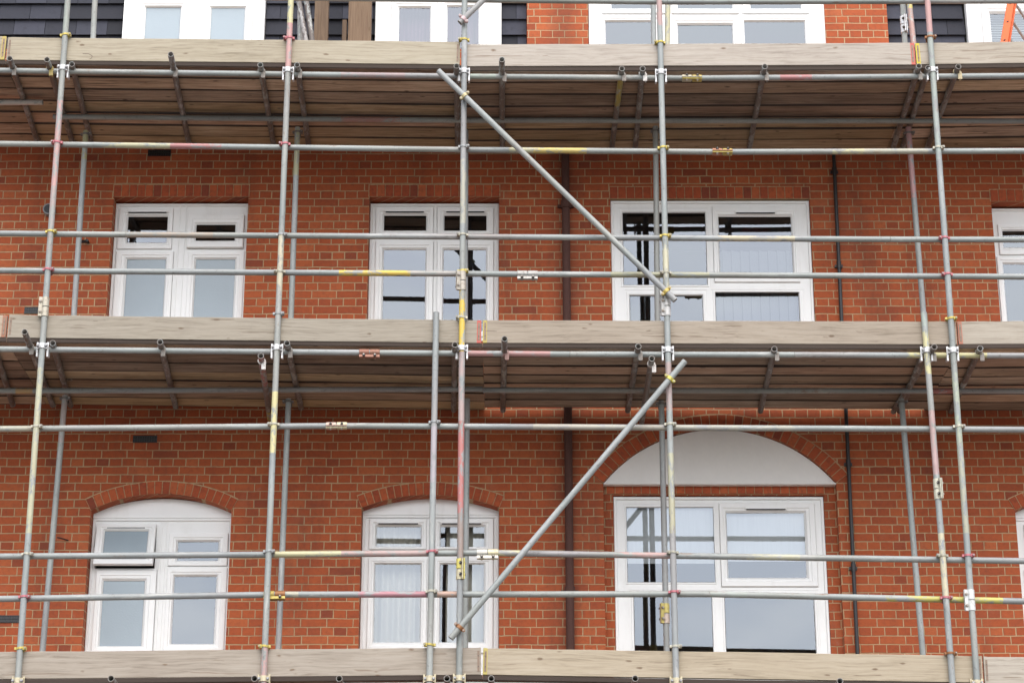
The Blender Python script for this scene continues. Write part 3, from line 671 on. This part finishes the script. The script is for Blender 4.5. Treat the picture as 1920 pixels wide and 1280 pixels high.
P4 = upright((1268, 1280), (1235, -40), YS, "tall outer upright right of centre, cream stretch beside the wide flat topped window", [(-40, 50, PINK, .6), (440, 505, (.58, .54, .36), .8), (505, 560, CREAM, .5), (680, 770, PINK, .4), (850, 1000, LYEL, .5)])
P5 = upright((1832, 1280), (1736, -40), YS, "tall outer upright furthest right, pink at its very top", [(-40, 62, PINK, .8), (66, 300, GRN, .4), (700, 860, (.44, .50, .32), .5), (860, 1000, LYEL, .35)])
P6 = upright((1786, 1280), (1732, 586), YS - .004, "outer upright ending at the middle toe board, yellow top and red flecks", [(586, 612, GRN, .6), (622, 702, LYEL, .95), (770, 890, (.55, .25, .24), .45), (1000, 1120, CREAM, .85)])
P7 = upright((805, 1280), (818, 586), YS - .004, "outer upright ending just above the middle toe board left of the centre upright, plain grey", [(800, 905, (.45, .38, .42), .5)])
uprights = [P1, P2, P3, P4, P5]
GI = "inner scaffold uprights near the wall"
def inner(lo, hi, label, segs=()):         # stands on the deck below, its foot hidden by the toe board
    top = hi[1] < 0
    lo = (lo[0] + (lo[0] - hi[0]) / (lo[1] - hi[1]) * (210 - 95 if top else 100), lo[1] + (100 if top else 92))
    return upright(lo, hi, YI, label, segs, GI, "inner_standard", ext=False)
def inner2(lo, hi, label, segs=(), zlo=.15):
    return upright(lo, hi, YI, label, segs, GI, "inner_standard", zlo=zlo)
I1 = inner2((80, 1216), (122, 742), "inner upright beside the left arched window, ending under the middle deck", [(742, 830, PINK, .3)])
I1m = inner((137, 620), (161, 246), "inner upright between far left upright and first flat topped window, olive top", [(246, 300, (.34, .32, .14), .8)])
I1t = inner((174, 90), (180, -40), "short grey inner upright against the slates at top left")
I2 = inner2((522, 1213), (541, 748), "inner upright just right of the cream banded upright, lower storey")
I2m = inner((545, 620), (558, 240), "inner upright just right of the second outer upright, middle storey", [(240, 330, (.42, .40, .2), .7)])
I3 = inner2((872, 1213), (876, 748), "inner upright peeping out beside the red centre upright, lower storey")
I3m = inner((872, 620), (873, 245), "inner upright hidden mostly behind the centre upright, middle storey")
I4 = inner2((1250, 1213), (1240, 752), "dark grey inner upright in front of the big arched bay", [(752, 1213, (.22, .22, .21), .5)])
I4m = inner((1233, 625), (1229, 238), "dark grey inner upright in front of the wide flat topped window", [(238, 640, (.24, .24, .22), .5)])
I4t = inner((1226, 95), (1224, -40), "grey inner upright in front of top window of three lights")
I4u = inner((1251, 95), (1253, -40), "yellowish inner tube right of the outer upright before the three light top window", [(-40, 95, LYEL, .7)])
I5 = inner2((1730, 1222), (1690, 748), "inner upright left of the two right hand uprights, lower storey")
I5m = inner((1734, 625), (1703, 240), "inner upright with pink red upper half, middle storey on the right", [(240, 372, (.42, .2, .2), .85)])
I5t = inner((1697, 95), (1690, -40), "grey inner upright with silver sleeve against dark slates at top right")
def lean(a, b, Ya, Yb, label, segs=()): return tube("leaning_tube", at(*a, Ya), at(*b, Yb), label, "scaffold tube", "loose tubes leaning on the top deck", segs)
lean((577, 96), (553, -40), -.95, -.8, "dark loose tube leaning beside the brown timber post, left one of the pair", [(0, 1, (.065, .05, .043), .95)])
lean((588, 96), (568, -40), -.95, -.8, "dark loose tube leaning beside the brown timber post, right one of the pair", [(0, 1, (.065, .05, .043), .95)])
lean((563, 92), (563, 20), -.8, -.8, "short pale tube standing behind the pair of leaning tubes", [(0, 1, (.5, .47, .44), .7)])
lean((1714, 92), (1700, -40), -1.0, -.8, "brown and yellow loose tube leaning beside the silver sleeved upright", [(0, .55, (.34, .17, .14), .85), (.55, 1, (.5, .4, .05), .85)])

# ================================================================== SCAFFOLD: LEDGERS AND RAILS
def rail(a, b, Y, label, segs=(), group="guard rails on the scaffold front", name="guard_rail", dark=0):
    p, q = at(*a, Y), at(*b, Y); s = []
    for x0, x1, c, *am in segs: s.append(((x0 - a[0]) / (b[0] - a[0]), (x1 - a[0]) / (b[0] - a[0]), c, am[0] if am else .9))
    return tube(name, p, q, label, "scaffold tube", group, s)
GL = "ledgers carrying the decks"
A1 = rail((-60, 132), (857, 143.5), YL, "ledger under the top deck, left length ending at the centre upright", [(640, 760, (.4, .2, .2), .4)], GL, "ledger")
A2 = rail((857.5, 143.5), (1298, 147), YL, "ledger under the top deck, middle length ending at the golden sleeve", [(860, 930, GRN, .5)], GL, "ledger")
A3 = rail((1299, 147), (1980, 142), YL, "ledger under the top deck, right length with a red mark", [(1462, 1522, (.42, .16, .16), .9)], GL, "ledger")
B1 = rail((-60, 654), (694, 661), YL, "ledger under the middle deck, left length", (), GL, "ledger")
B2 = rail((695, 661), (1068, 664), YL, "ledger under the middle deck with long red stretch, right of the centre upright", [(875, 1032, (.42, .2, .19), .85)], GL, "ledger")
B3 = rail((1069, 664), (1489, 665), YL, "ledger under the middle deck between red length and right arch", (), GL, "ledger")
B4 = rail((1490, 665), (1980, 667), YL, "ledger under the middle deck, yellow at the far right", [(1700, 1850, (.50, .46, .2), .8)], GL, "ledger")
C1 = rail((-60, 1293), (870, 1283), YL, "ledger under the bottom deck, left length at the photo's lower edge", [(440, 640, CREAM, .4)], GL, "ledger")
C2 = rail((871, 1283), (1980, 1297), YL, "ledger under the bottom deck, right length at the photo's lower edge", (), GL, "ledger")
L1 = rail((-60, 269), (870, 281), YL, "rail below the top deck, left length with yellow and red stretches", [(190, 320, LYEL, .6), (320, 416, (.42, .15, .15), .85)])
L2 = rail((870.5, 281), (1355, 285), YL, "rail below the top deck, middle length with a yellow stretch", [(955, 1000, LYEL, .6), (1000, 1100, (.60, .46, .12), .9)])
L3 = rail((1356, 285), (1980, 283), YL, "rail below the top deck, right length beyond the red and gold sleeve", [(1560, 1620, LYEL, .7), (1620, 1740, CREAM, .4)])
G1 = rail((-60, 437), (236, 440), YL, "rail across the upper panes, short left length")
G2 = rail((237, 440), (1668, 449), YL, "rail across the upper panes, long middle length with beige stretch", [(237, 400, (.36, .27, .2), .6), (1346, 1490, (.50, .44, .3), .9)])
G3 = rail((1669, 449), (1980, 449.5), YL, "rail across the upper panes, short right length")
H1 = rail((-60, 507), (990, 514), YL, "rail above the middle deck, left length with bright yellow stretch", [(636, 770, (.66, .46, .06), .95), (770, 860, (.42, .36, .33), .5)])
H2 = rail((991, 514), (1980, 519), YL, "rail above the middle deck, right length with olive stretch", [(1145, 1330, (.36, .35, .2), .7)])
K1 = rail((-60, 804.5), (632, 798), YL, "rail below the middle deck, left length ending at the cream sleeve", [(-60, 60, CREAM, .4)])
K2 = rail((633, 798), (1980, 805.5), YL, "rail below the middle deck, right length across the white arch", [(1000, 1500, CREAM, .3)])
N1 = rail((-60, 1043), (915, 1036), YL, "rail across the arched windows, left length with yellow and pink stretches", [(515, 640, LYEL, .75), (640, 800, PINK, .5)])
N2 = rail((916, 1036), (1980, 1052), YL, "rail across the arched windows, right length with beige start", [(916, 975, LYEL, .7), (1150, 1262, PINK, .6), (1400, 1500, LYEL, .4)])
Q1 = rail((-60, 1123), (516, 1114), YL, "rail above the bottom deck, left length in plain grey", (), )
Q2 = rail((517, 1114), (1330, 1113), YL, "rail above the bottom deck with long dark pink stretch before the arched window", [(672, 800, (.42, .16, .2), .85), (820, 868, (.5, .3, .22), .8), (517, 560, CREAM, .5)])
Q3 = rail((1331, 1113), (1980, 1128), YL, "rail above the bottom deck, right length with olive yellow stretch", [(1660, 1880, (.5, .46, .08), .9), (1331, 1400, GRN, .3)])
U1 = rail((-60, -10), (1250, 4), YL, "rail above the top deck, left length at the photo's upper edge")
U2 = rail((1251, 4), (1980, 2), YL, "rail above the top deck, right length at the photo's upper edge")
GIN = "inner ledgers under the decks"
AI1 = rail((100, 219), (870, 226), YIL, "inner ledger in the shade of the top deck, left length", [(640, 750, (.42, .18, .15), .7)], GIN, "inner_ledger")
AI2 = rail((871, 226), (1980, 227.5), YIL, "inner ledger in the shade of the top deck, right length", (), GIN, "inner_ledger")
AI0 = rail((-60, 193), (80, 192), -1.05, "pale short tube end under the top deck at far left", [(-60, 80, (.6, .55, .5), .8)], GIN, "inner_ledger")
BI1 = rail((-60, 733), (905, 729), YIL, "inner ledger in the shade of the middle deck, left length", [(30, 62, (.5, .3, .1), .8)], GIN, "inner_ledger")
BI2 = rail((906, 731), (1980, 733), YIL, "inner ledger in the shade of the middle deck, right length", [(1745, 1790, (.42, .1, .08), .8)], GIN, "inner_ledger")

# ---- braces -------------------------------------------------------
GB = "diagonal braces on the scaffold front"
D1 = tube("brace", at(822, 133, YB), at(1266, 563, YB), "long grey diagonal brace falling right from the top deck to wide window", "scaffold tube", GB)
D2 = tube("brace", at(845, 1196, YB), at(1284, 677, YB), "long grey diagonal brace rising right from the middle arched window to the middle deck", "scaffold tube", GB)
D3 = tube("brace", at(862, 43, YB), at(930, -22, YB), "short grey diagonal brace end at the top of the centre upright", "scaffold tube", GB)
for o, px, py, c in ((D1, 871, 183, (.42, .36, .2)), (D1, 1249, 547, (.5, .38, .1)), (D2, 1256, 713, (.5, .44, .1)), (D2, 862, 1174, (.26, .12, .05)), (D3, 869, 37, (.55, .40, .40))):
    coupler_swivel(o, onx(o, px, py), Vector(o["_p1"]) - Vector(o["_p0"]), c)

# ---- couplers on the uprights -------------------------------------
tone = [STEEL, (.36, .34, .27), (.50, .40, .10), RUST, (.42, .14, .16), (.44, .42, .34)]
def T_(i): return tone[i]
for o, ys in ((P1, 128), (P2, 132), (P3, 134), (P4, 136), (P5, 132)): coupler_double(o, onaxis(o, ys))
for o, ys in ((P1, 649), (P2, 652), (P3, 653), (P4, 656), (P5, 657), (P6, 657)): coupler_double(o, onaxis(o, ys))
for o, ys in ((P1, 1276), (P2, 1272), (P3, 1271), (P7, 1272), (P4, 1276), (P5, 1280)): coupler_double(o, onaxis(o, ys), (.50, .44, .30))
for o, lst in ((P1, ((267, 4), (434, 2), (505, 4), (799, 5), (1038, 5), (1118, 4))), (P2, ((270, 4), (440, 0), (509, 1), (795, 5), (1033, 0))),
               (P3, ((275, 0), (440, 1), (508, 2))), (P7, ((791, 0), (1033, 4), (1108, 5))), (P4, ((277, 2), (442, 2), (511, 1), (795, 5), (1035, 1), (1109, 4))),
               (P5, ((277, 5), (446, 4), (514, 4), (799, 5), (1041, 4))), (P6, ((1041, 1), (1120, 4)))):
    for y, k in lst: coupler_band(o, onaxis(o, y), T_(k), random.uniform(-.15, .15))
for o, lst in ((P1, ((66, 2), (1215, 2))), (P2, ((72, 4), (588, 0), (1211, 2))), (P3, ((75, 2), (595, 5))), (P4, ((80, 2), (1211, 5))), (P5, ((70, 3), (597, 2))), (P6, ((1224, 3),)), (P7, ((1208, 2),))):
    for y, k in lst: coupler_band(o, onaxis(o, y), T_(k), random.uniform(-.2, .2))
coupler_sleeve(P1, onaxis(P1, 576), (0, 0, 1), (.42, .38, .30), (-1, -.3, 0)); coupler_sleeve(P3, onaxis(P3, 527), (0, 0, 1), (.40, .36, .30), (-1, -.5, 0))
coupler_sleeve(P4, onaxis(P4, 575), (0, 0, 1), (.45, .44, .42), (-1, -.4, 0)); coupler_sleeve(P3, onaxis(P3, 1067), (0, 0, 1), (.52, .46, .30), (.6, -1, 0), (.58, .50, .12))
coupler_sleeve(P6, onaxis(P6, 917), (0, 0, 1), (.5, .48, .38), (.5, -1, 0)); coupler_sleeve(P5, onaxis(P5, 1125), (0, 0, 1), (.55, .55, .53), (-1, -.2, 0))
coupler_sleeve(I4, onaxis(I4, 1150), (0, 0, 1), (.45, .36, .30), (-1, -.6, 0), (.46, .38, .12)); coupler_sleeve(I5t, onaxis(I5t, 47), (0, 0, 1), (.66, .66, .66), (.2, -1, 0))
for o, px, py, c, c2, sd in ((A2, 1297, 147, (.50, .46, .34), GOLD, (0, -1, -.3)), (L2, 1353, 285, (.42, .2, .12), GOLD, (0, -1, -.25)), (B1, 692, 662, (.24, .11, .075), (.24, .12, .08), (0, -.4, -1)),
                             (K1, 630, 798, (.50, .36, .30), CREAM, (0, -1, -.4)), (H1, 988, 514, (.36, .35, .33), (.36, .35, .33), (0, -.3, -1)), (N1, 914, 1036, (.52, .50, .44), CREAM, (0, -.3, -1)), (Q1, 514, 1114, GOLD, RUST, (0, -.6, -1))):
    ax = Vector(o["_p1"]) - Vector(o["_p0"]); coupler_sleeve(o, Vector(o["_p1"]) - ax.normalized() * .004, ax, c, sd, c2)
for o, ys in ((I1, 747), (I2, 753), (I4, 757), (I5, 754), (I1m, 252), (I2m, 248), (I4m, 246), (I5m, 250)): coupler_band(o, onaxis(o, ys), (.17, .16, .15))

# ================================================================== TOE BOARDS AND DECK BOARDS
def board(name, p0, p1, hw, th, m, label, cat, group, seed, up=False, ends=None, bow=.004):
    """board from p0 to p1 (centre of its lower face); hw = height if standing (up) else width, th = thickness"""
    rnd = random.Random(seed); p0, p1 = Vector(p0), Vector(p1); L = (p1 - p0).length; n = 14
    mb = MB(); ph, a1, a2 = rnd.uniform(0, 6), rnd.uniform(-bow, bow), rnd.uniform(-bow, bow)
    sec = []; EDGE_DARK = (.045, .03, .022); tint = rnd.choice([(.42, .30, .14), (.30, .17, .11), (.36, .31, .26), (.24, .16, .10), (.42, .28, .18), (.16, .11, .08)]) + (rnd.uniform(.25, .6),)
    ts = [0, .018 / L, .036 / L] + [k / n for k in range(1, n)] + [1 - .036 / L, 1 - .018 / L, 1]
    for t in ts:
        dz = a1 * math.sin(math.pi * t) + a2 * math.sin(2 * math.pi * t + ph) * .5
        if up:
            wv = rnd.uniform(-.0025, .0025)
            q = [(0, -th / 2, 0), (0, th / 2, 0), (0, th / 2, hw + wv), (0, -th / 2, hw + wv)]
        else:
            e1_, e2_ = .006 + rnd.uniform(0, .007), .010 + rnd.uniform(0, .012)
            q = [(0, -hw / 2, 0), (0, -hw / 2 + e1_, -.0005), (0, hw / 2 - e2_, -.0005), (0, hw / 2, 0), (0, hw / 2, th), (0, -hw / 2, th)]
        sec.append([Vector((t * L, y + (dz if up else 0), z + dz * (.5 if up else 1))) for _, y, z in q])
    for k in range(len(ts) - 1):
        col = (1, 1, 1, 0)
        if ends:
            if len(ends) > 2: col = tuple(ends[2]) + (.45,)
            if k < 2 and ends[0]: col = tuple(ends[0]) + (.62,)
            if k >= len(ts) - 3 and ends[1]: col = tuple(ends[1]) + (.62,)
        vs_ = sec[k] + sec[k + 1]
        m_ = len(sec[k])
        for j in range(m_):                    # deck planks: sides and underside margins coloured near black so the seams read
            cc = col if up else ((EDGE_DARK + (.92,)) if j in (0, 2, 3, 5) else tint)
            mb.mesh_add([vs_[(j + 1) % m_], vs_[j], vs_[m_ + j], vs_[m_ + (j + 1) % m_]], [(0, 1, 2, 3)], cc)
    mb.face(sec[0]); mb.face(list(reversed(sec[-1])))
    o = mb.build(name, m)
    import bmesh
    bm = bmesh.new(); bm.from_mesh(o.data); bmesh.ops.remove_doubles(bm, verts=bm.verts, dist=1e-5); bm.to_mesh(o.data); bm.free()
    o.matrix_world = Matrix.Translation(p0) @ (p1 - p0).to_track_quat('X', 'Z').to_matrix().to_4x4()
    bevel(o, .0035, 2); tag(o, label, cat, group); return o
def hoop(o, end, L):                                   # thin steel strap nailed round the board end
    mb = MB(); x = .02 if end == 0 else L - .02
    h, t = o["_h"], .0395
    mb.box((x - .008, -t / 2 - .0015, h * .12), (x + .008, -t / 2 + .001, h * .88), (.20, .14, .10)); mb.cyl((x, -t / 2 - .004, h * .3), (x, -t / 2, h * .3), .005, 8, (.1, .08, .07)); mb.cyl((x, -t / 2 - .004, h * .7), (x, -t / 2, h * .7), .005, 8, (.1, .08, .07))
    return mb.build("end_band", M['fit'], o)
YTF = YT0                                              # the toe boards' front face
levels = {   # level: list of (x0, top y0, bottom y0, x1, top y1, bottom y1)
 'top': [(-160, 66, 110, 8, 68, 112), (11, 68.5, 112.5, 862, 80, 121), (866, 83, 124.5, 1717, 81, 121.5), (1719, 80, 121, 2300, 74, 113)],
 'middle': [(-800, 588, 628, 10, 590, 632), (13, 590, 632.5, 902, 600, 643), (905, 600, 642.5, 1795, 602, 645.5), (1798, 602, 645, 2300, 600, 642)],
 'bottom': [(-160, 1222, 1275, 8, 1220, 1273), (-155, 1222, 1274, 902, 1214, 1264), (905, 1214, 1264, 1844, 1229, 1279), (1847, 1230, 1281, 2400, 1238, 1289)]}
levels['bottom'] = levels['bottom'][1:]
toe_labels = {
 'top': ["end of a pale toe board cut off at far left of the top deck", "long pale toe board with knots, left of centre on the top deck", "long pinkish grey toe board on the top deck before three light window", "pale toe board at far right of the top deck under the orange ladder"],
 'middle': ["end of a reddish toe board cut off at far left of the middle deck", "grey grained toe board left of the yellow upright on the middle deck", "pinkish toe board with dark scratches right of yellow upright, middle deck", "grey toe board at far right of the middle deck past the red painted end"],
 'bottom': ["dull grey brown toe board on the left of the bottom deck", "yellowish clean toe board in centre of the bottom deck", "pale grey toe board at far right of the bottom deck"]}
paint = {'top': [(None, GOLD), (None, None), (None, (.5, .10, .08)), ((.6, .48, .03), None)], 'middle': [(None, (.30, .12, .07)), (None, (.5, .10, .08)), ((.45, .36, .10), None), ((.40, .15, .10), None)], 'bottom': [(None, None), ((.45, .37, .10), None), (None, None)]}
deckz = {}
toe_tint = {'top': [(.36, .29, .19), (.39, .34, .235), (.37, .33, .30), (.38, .33, .27)], 'middle': [(.36, .25, .17), (.35, .31, .245), (.41, .33, .25), (.36, .32, .265)], 'bottom': [(.23, .195, .165), (.42, .335, .215), (.37, .335, .29)]}
RW = .2285
seed = 100
nth = {'top': "top", 'middle': "middle", 'bottom': "bottom"}
where = {4: ["at the far left", "left of the centre upright", "right of the centre upright", "at the far right"], 3: ["left of the centre upright", "right of the centre upright", "at the far right"]}
rows = ["front row", "second row", "third row", "middle row", "third from wall", "next to last row", "row against wall"]
for lv, segs in levels.items():
    for i, (x0, t0, b0, x1, t1, b1) in enumerate(segs):
        a, b = at(x0, b0, YTF), at(x1, b1, YTF); ha, hb = at(x0, t0, YTF).z - a.z, at(x1, t1, YTF).z - b.z; h = (ha + hb) / 2
        off = Vector((0, .019, 0)); seed += 1
        o = board("toe_board", a + off, b + off, h, .038, M['toe'], toe_labels[lv][i], "toe board", "toe boards along the deck edges", seed, True, paint[lv][i] + (toe_tint[lv][i],), .006)
        o["_h"] = h; L = (b - a).length
        hoop(o, 0, L); hoop(o, 1, L)
        deckz[(lv, i)] = (a.x, a.z - .039, b.x, b.z - .039)
        # deck boards: four between the uprights, two inside next to the wall
        for r in range(7):
            seed += 1; rnd = random.Random(seed)
            back = -.085 if (i == 2 and lv == 'middle') else -.012
            pitch = (back + 1.675) / 7; y = -1.675 + pitch * (r + .5)
            e0, e1 = rnd.uniform(-.0005, .0005), rnd.uniform(.0108, .012)
            zj = rnd.uniform(-.004, .004)
            p0 = Vector((a.x + e0, y + rnd.uniform(-.002, .002), a.z - .039 + zj)); p1 = Vector((b.x + e1, y + rnd.uniform(-.002, .002), b.z - .039 + rnd.uniform(-.004, .004)))
            if r == 1 and lv == 'middle' and i == 2: p0.y += .012
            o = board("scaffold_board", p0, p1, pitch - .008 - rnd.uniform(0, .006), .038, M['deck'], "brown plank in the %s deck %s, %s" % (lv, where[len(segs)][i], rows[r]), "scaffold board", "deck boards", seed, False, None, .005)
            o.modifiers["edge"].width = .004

def scratch(board_name_label, pts, wdt=.004):
    o = next(k for k in bpy.data.objects if k.get("label") == board_name_label)
    P = [at(x, y, YT0 - .0015) for x, y in pts]; mb = MB()
    for p, q_ in zip(P, P[1:]):
        d = (q_ - p); d.y = 0; d.normalize(); n = Vector((-d.z, 0, d.x)) * wdt / 2
        v = [p - n, q_ - n, q_ + n, p + n]; mb.mesh_add(v + [k + Vector((0, .004, 0)) for k in v], [(0, 1, 2, 3), (0, 4, 5, 1), (1, 5, 6, 2), (2, 6, 7, 3), (3, 7, 4, 0)], (.10, .07, .05))
    m = mb.build("scratch_mark", M['fit']); m.parent = o; m.matrix_parent_inverse = o.matrix_world.inverted()
TB = toe_labels['middle'][2]; bpy.context.view_layer.update()
scratch(TB, [(1061.5, 604), (1060, 641)], .006); scratch(TB, [(1025, 603.5), (1072, 604)]); scratch(TB, [(1076, 609), (1088, 630), (1092, 615)], .003); scratch(TB, [(1089, 614), (1092, 620), (1095, 614)], .004); scratch(TB, [(1092, 620), (1091, 639)], .005)
scratch(TB, [(911, 620), (945, 622), (975, 623)], .004)
scratch(toe_labels['top'][1], [(155, 101), (166, 101), (173, 105), (172, 109), (168, 111)], .004)
# ---- transoms -----------------------------------------------------
def zdeck(lv, x):
    best = None
    for (l, i), (xa, za, xb, zb) in deckz.items():
        if l == lv and xa - .1 <= x <= xb + .1: best = za + (zb - za) * (x - xa) / (xb - xa)
    return best if best is not None else deckz[(lv, 1)][1]
def transom(lv, f, bk, label, segs=(), drop=0.0, clip=True, yend=None, col=(.19, .17, .15)):
    z = zdeck(lv, at(f[0], f[1], YS).x) - TR - .002 - drop
    a = atz(f[0], f[1], z)
    if a.y > -1.72: a = at(f[0], f[1], -1.735); a.z = z
    if a.y < -2.15: a = Vector((at(f[0], f[1], -2.1).x, -2.1, z))
    b = atz(bk[0], bk[1], z); yb = -.09 if yend is None else yend
    b = a + (b - a) * ((yb - a.y) / (b.y - a.y)); b.z = zdeck(lv, b.x) - TR - .002 - drop
    o = tube("transom", a, b, label, "scaffold tube", "transoms under the decks", [(0, 1, DARK, .95)] + list(segs))
    if clip:
        d = (b - a) / (b.y - a.y); p = a + d * (YL - a.y); coupler_putlog(o, p, col)
    return o
q = transom
q('middle', (46, 622), (76, 700), "transom poking out left of the far left upright, middle deck")
q('middle', (98, 652), (126, 738), "transom meeting the far left inner upright under the middle deck", clip=False)
q('middle', (300, 641), (330, 765), "transom under the middle deck centred below the first flat topped window")
q('middle', (538, 643), (566, 772), "transom just right of the second upright under the middle deck")
q('middle', (853, 646), (851, 765), "transom just left of the yellow upright under the middle deck")
q('middle', (946, 635), (943, 770), "transom in front of the toe board near the painted joint, middle deck", col=(.25, .15, .13))
q('middle', (1197, 649), (1176, 775), "transom under the middle deck left of the cream upright")
q('middle', (1452, 654), (1424, 778), "transom under the middle deck above the big white arch")
q('middle', (1752, 650), (1695, 740), "transom between the two right hand uprights, middle deck")
q('middle', (1736, 668), (1700, 740), "transom meeting the right inner upright under the middle deck", clip=False)
q('middle', (1838, 653), (1795, 745), "transom at far right of the middle deck")
q('middle', (-14, 650), (18, 740), "dark transom at the very left edge, middle deck", clip=False)
q('middle', (489, 667), (506, 782), "low red and yellow tube left of the second upright, silver clamp on its end", [(.0, .42, (.32, .07, .06), .85), (.85, 1, (.45, .38, .05), .9)], drop=.105, clip=True, col=(.6, .58, .55))
q('middle', (1222, 672), (1203, 792), "low tube with silver clamp left of the cream upright, middle deck", drop=.105, col=(.5, .47, .44))
q('top', (18, 110), (60, 235), "transom at far left of the top deck, left of two")
q('top', (88, 112), (126, 235), "transom left of the far left upright, top deck, right of two", col=(.36, .28, .1))
q('top', (133, 140), (163, 235), "transom meeting the far left inner upright under the top deck", clip=False)
q('top', (320, 102), (354, 268), "transom in front of the top toe board above the first flat topped window")
q('top', (488, 122), (512, 265), "transom left of the second upright under the top deck")
q('top', (557, 122), (578, 268), "transom right of the second upright under the top deck")
q('top', (856, 124), (858, 262), "transom left of the centre upright under the top deck")
q('top', (941, 112), (942, 262), "transom right of the centre upright under the top deck")
q('top', (1166, 129), (1148, 272), "transom with olive yellow front end under the top deck", [(.08, .42, (.38, .32, .04), .9)])
q('top', (1205, 129), (1192, 268), "transom with bright bolt left of the fourth upright, top deck", drop=.0, col=(.5, .48, .45))
q('top', (1434, 125), (1406, 272), "transom under the top deck midway between the right uprights")
q('top', (1723, 124), (1688, 235), "transom just left of the far right upright, top deck")
q('top', (1742, 150), (1706, 235), "transom meeting the right inner upright under the top deck", clip=False)
q('top', (1797, 125), (1755, 235), "transom at far right of the top deck", col=(.4, .33, .2))
for px, lb_ in ((208, "transom end under the bottom deck below the left arched window"), (477, "transom end under the bottom deck beside the pink upright foot"), (636, "transom end under the bottom deck between second and third uprights"), (838, "transom end under the bottom deck between the two central uprights"),
                (921, "transom end under the bottom deck right of the painted toe board end"), (1191, "transom end under the bottom deck left of the fourth upright"), (1575, "transom end under the bottom deck below the black cable pipe")):
    q('bottom', (px, 1271 if px < 1500 else 1276), (960 + (px - 960) * .93, 1350), lb_, col=(.45, .42, .38))

# ================================================================== TOP DECK BITS
def post(x0, x1, y0, y1, Y, label, m='timber'):
    a, b = at(x0, y1, Y), at(x1, y1, Y); zt = at(x0, y0, Y).z
    mb = MB(); mb.box((0, 0, 0), (zt - a.z, .09, b.x - a.x)); o = bevel(mb.build("timber_post", M[m]), .004)
    o.matrix_world = Matrix.Translation((b.x, Y, a.z)) @ Matrix(((0, 0, -1, 0), (0, 1, 0, 0), (1, 0, 0, 0), (0, 0, 0, 1)))
    return tag(o, label, "timber post", "timber posts on the top deck")
post(587, 613, -60, 105, -.30, "yellowish timber post behind the pair of leaning tubes")
post(651, 694, -60, 105, -.30, "wide brown timber post left of the mauve curtained window")
post(640, 648, 37, 105, -.33, "thin short timber offcut leaning against the wide brown post")
# ladder
def ladder():
    o = bpy.data.objects.new("ladder", None); C.objects.link(o)
    a, b = at(1881, 92, -1.15), at(1906, -60, -.75); d = (b - a); L = d.length; d.normalize()
    side = Vector((.64, .77, 0)); side = (side - d * side.dot(d)).normalized(); nrm = d.cross(side)
    MM = Matrix((d, side, nrm)).transposed().to_4x4(); MM.translation = a
    OR = (.75, .13, .03)
    for s in (0, .40):
        mb = MB(); mb.box((-.02, s, -.042), (L, s + .006, .042), OR, 0, MM); mb.box((-.02, s, -.042), (L, s + .032, -.036), OR, 0, MM); mb.box((-.02, s, .036), (L, s + .032, .042), OR, 0, MM)
        st = mb.build("stile", M['orange'], o)
        for k in range(3):
            p = MM @ Vector((.12 + k * .26, s, 0)); hb = MB(); hb.cyl(p - side * .003, p + side * .012, .011, 12, (.02, .02, .02)); hb.build("bolt", M['fit'], st)
    for k in range(3):
        mb = MB(); p0 = MM @ Vector((.22 + k * .25, .004, 0)); p1 = MM @ Vector((.22 + k * .25, .40, 0)); mb.cyl(p0, p1, .014, 12, (.5, .5, .5)); mb.build("rung", M['fit'], o)
    return tag(o, "bright orange ladder leaning at top right before the window", "ladder")
ladder()
for o in list(bpy.data.objects):
    for k in ("_p0", "_p1", "_h"):
        if k in o: del o[k]
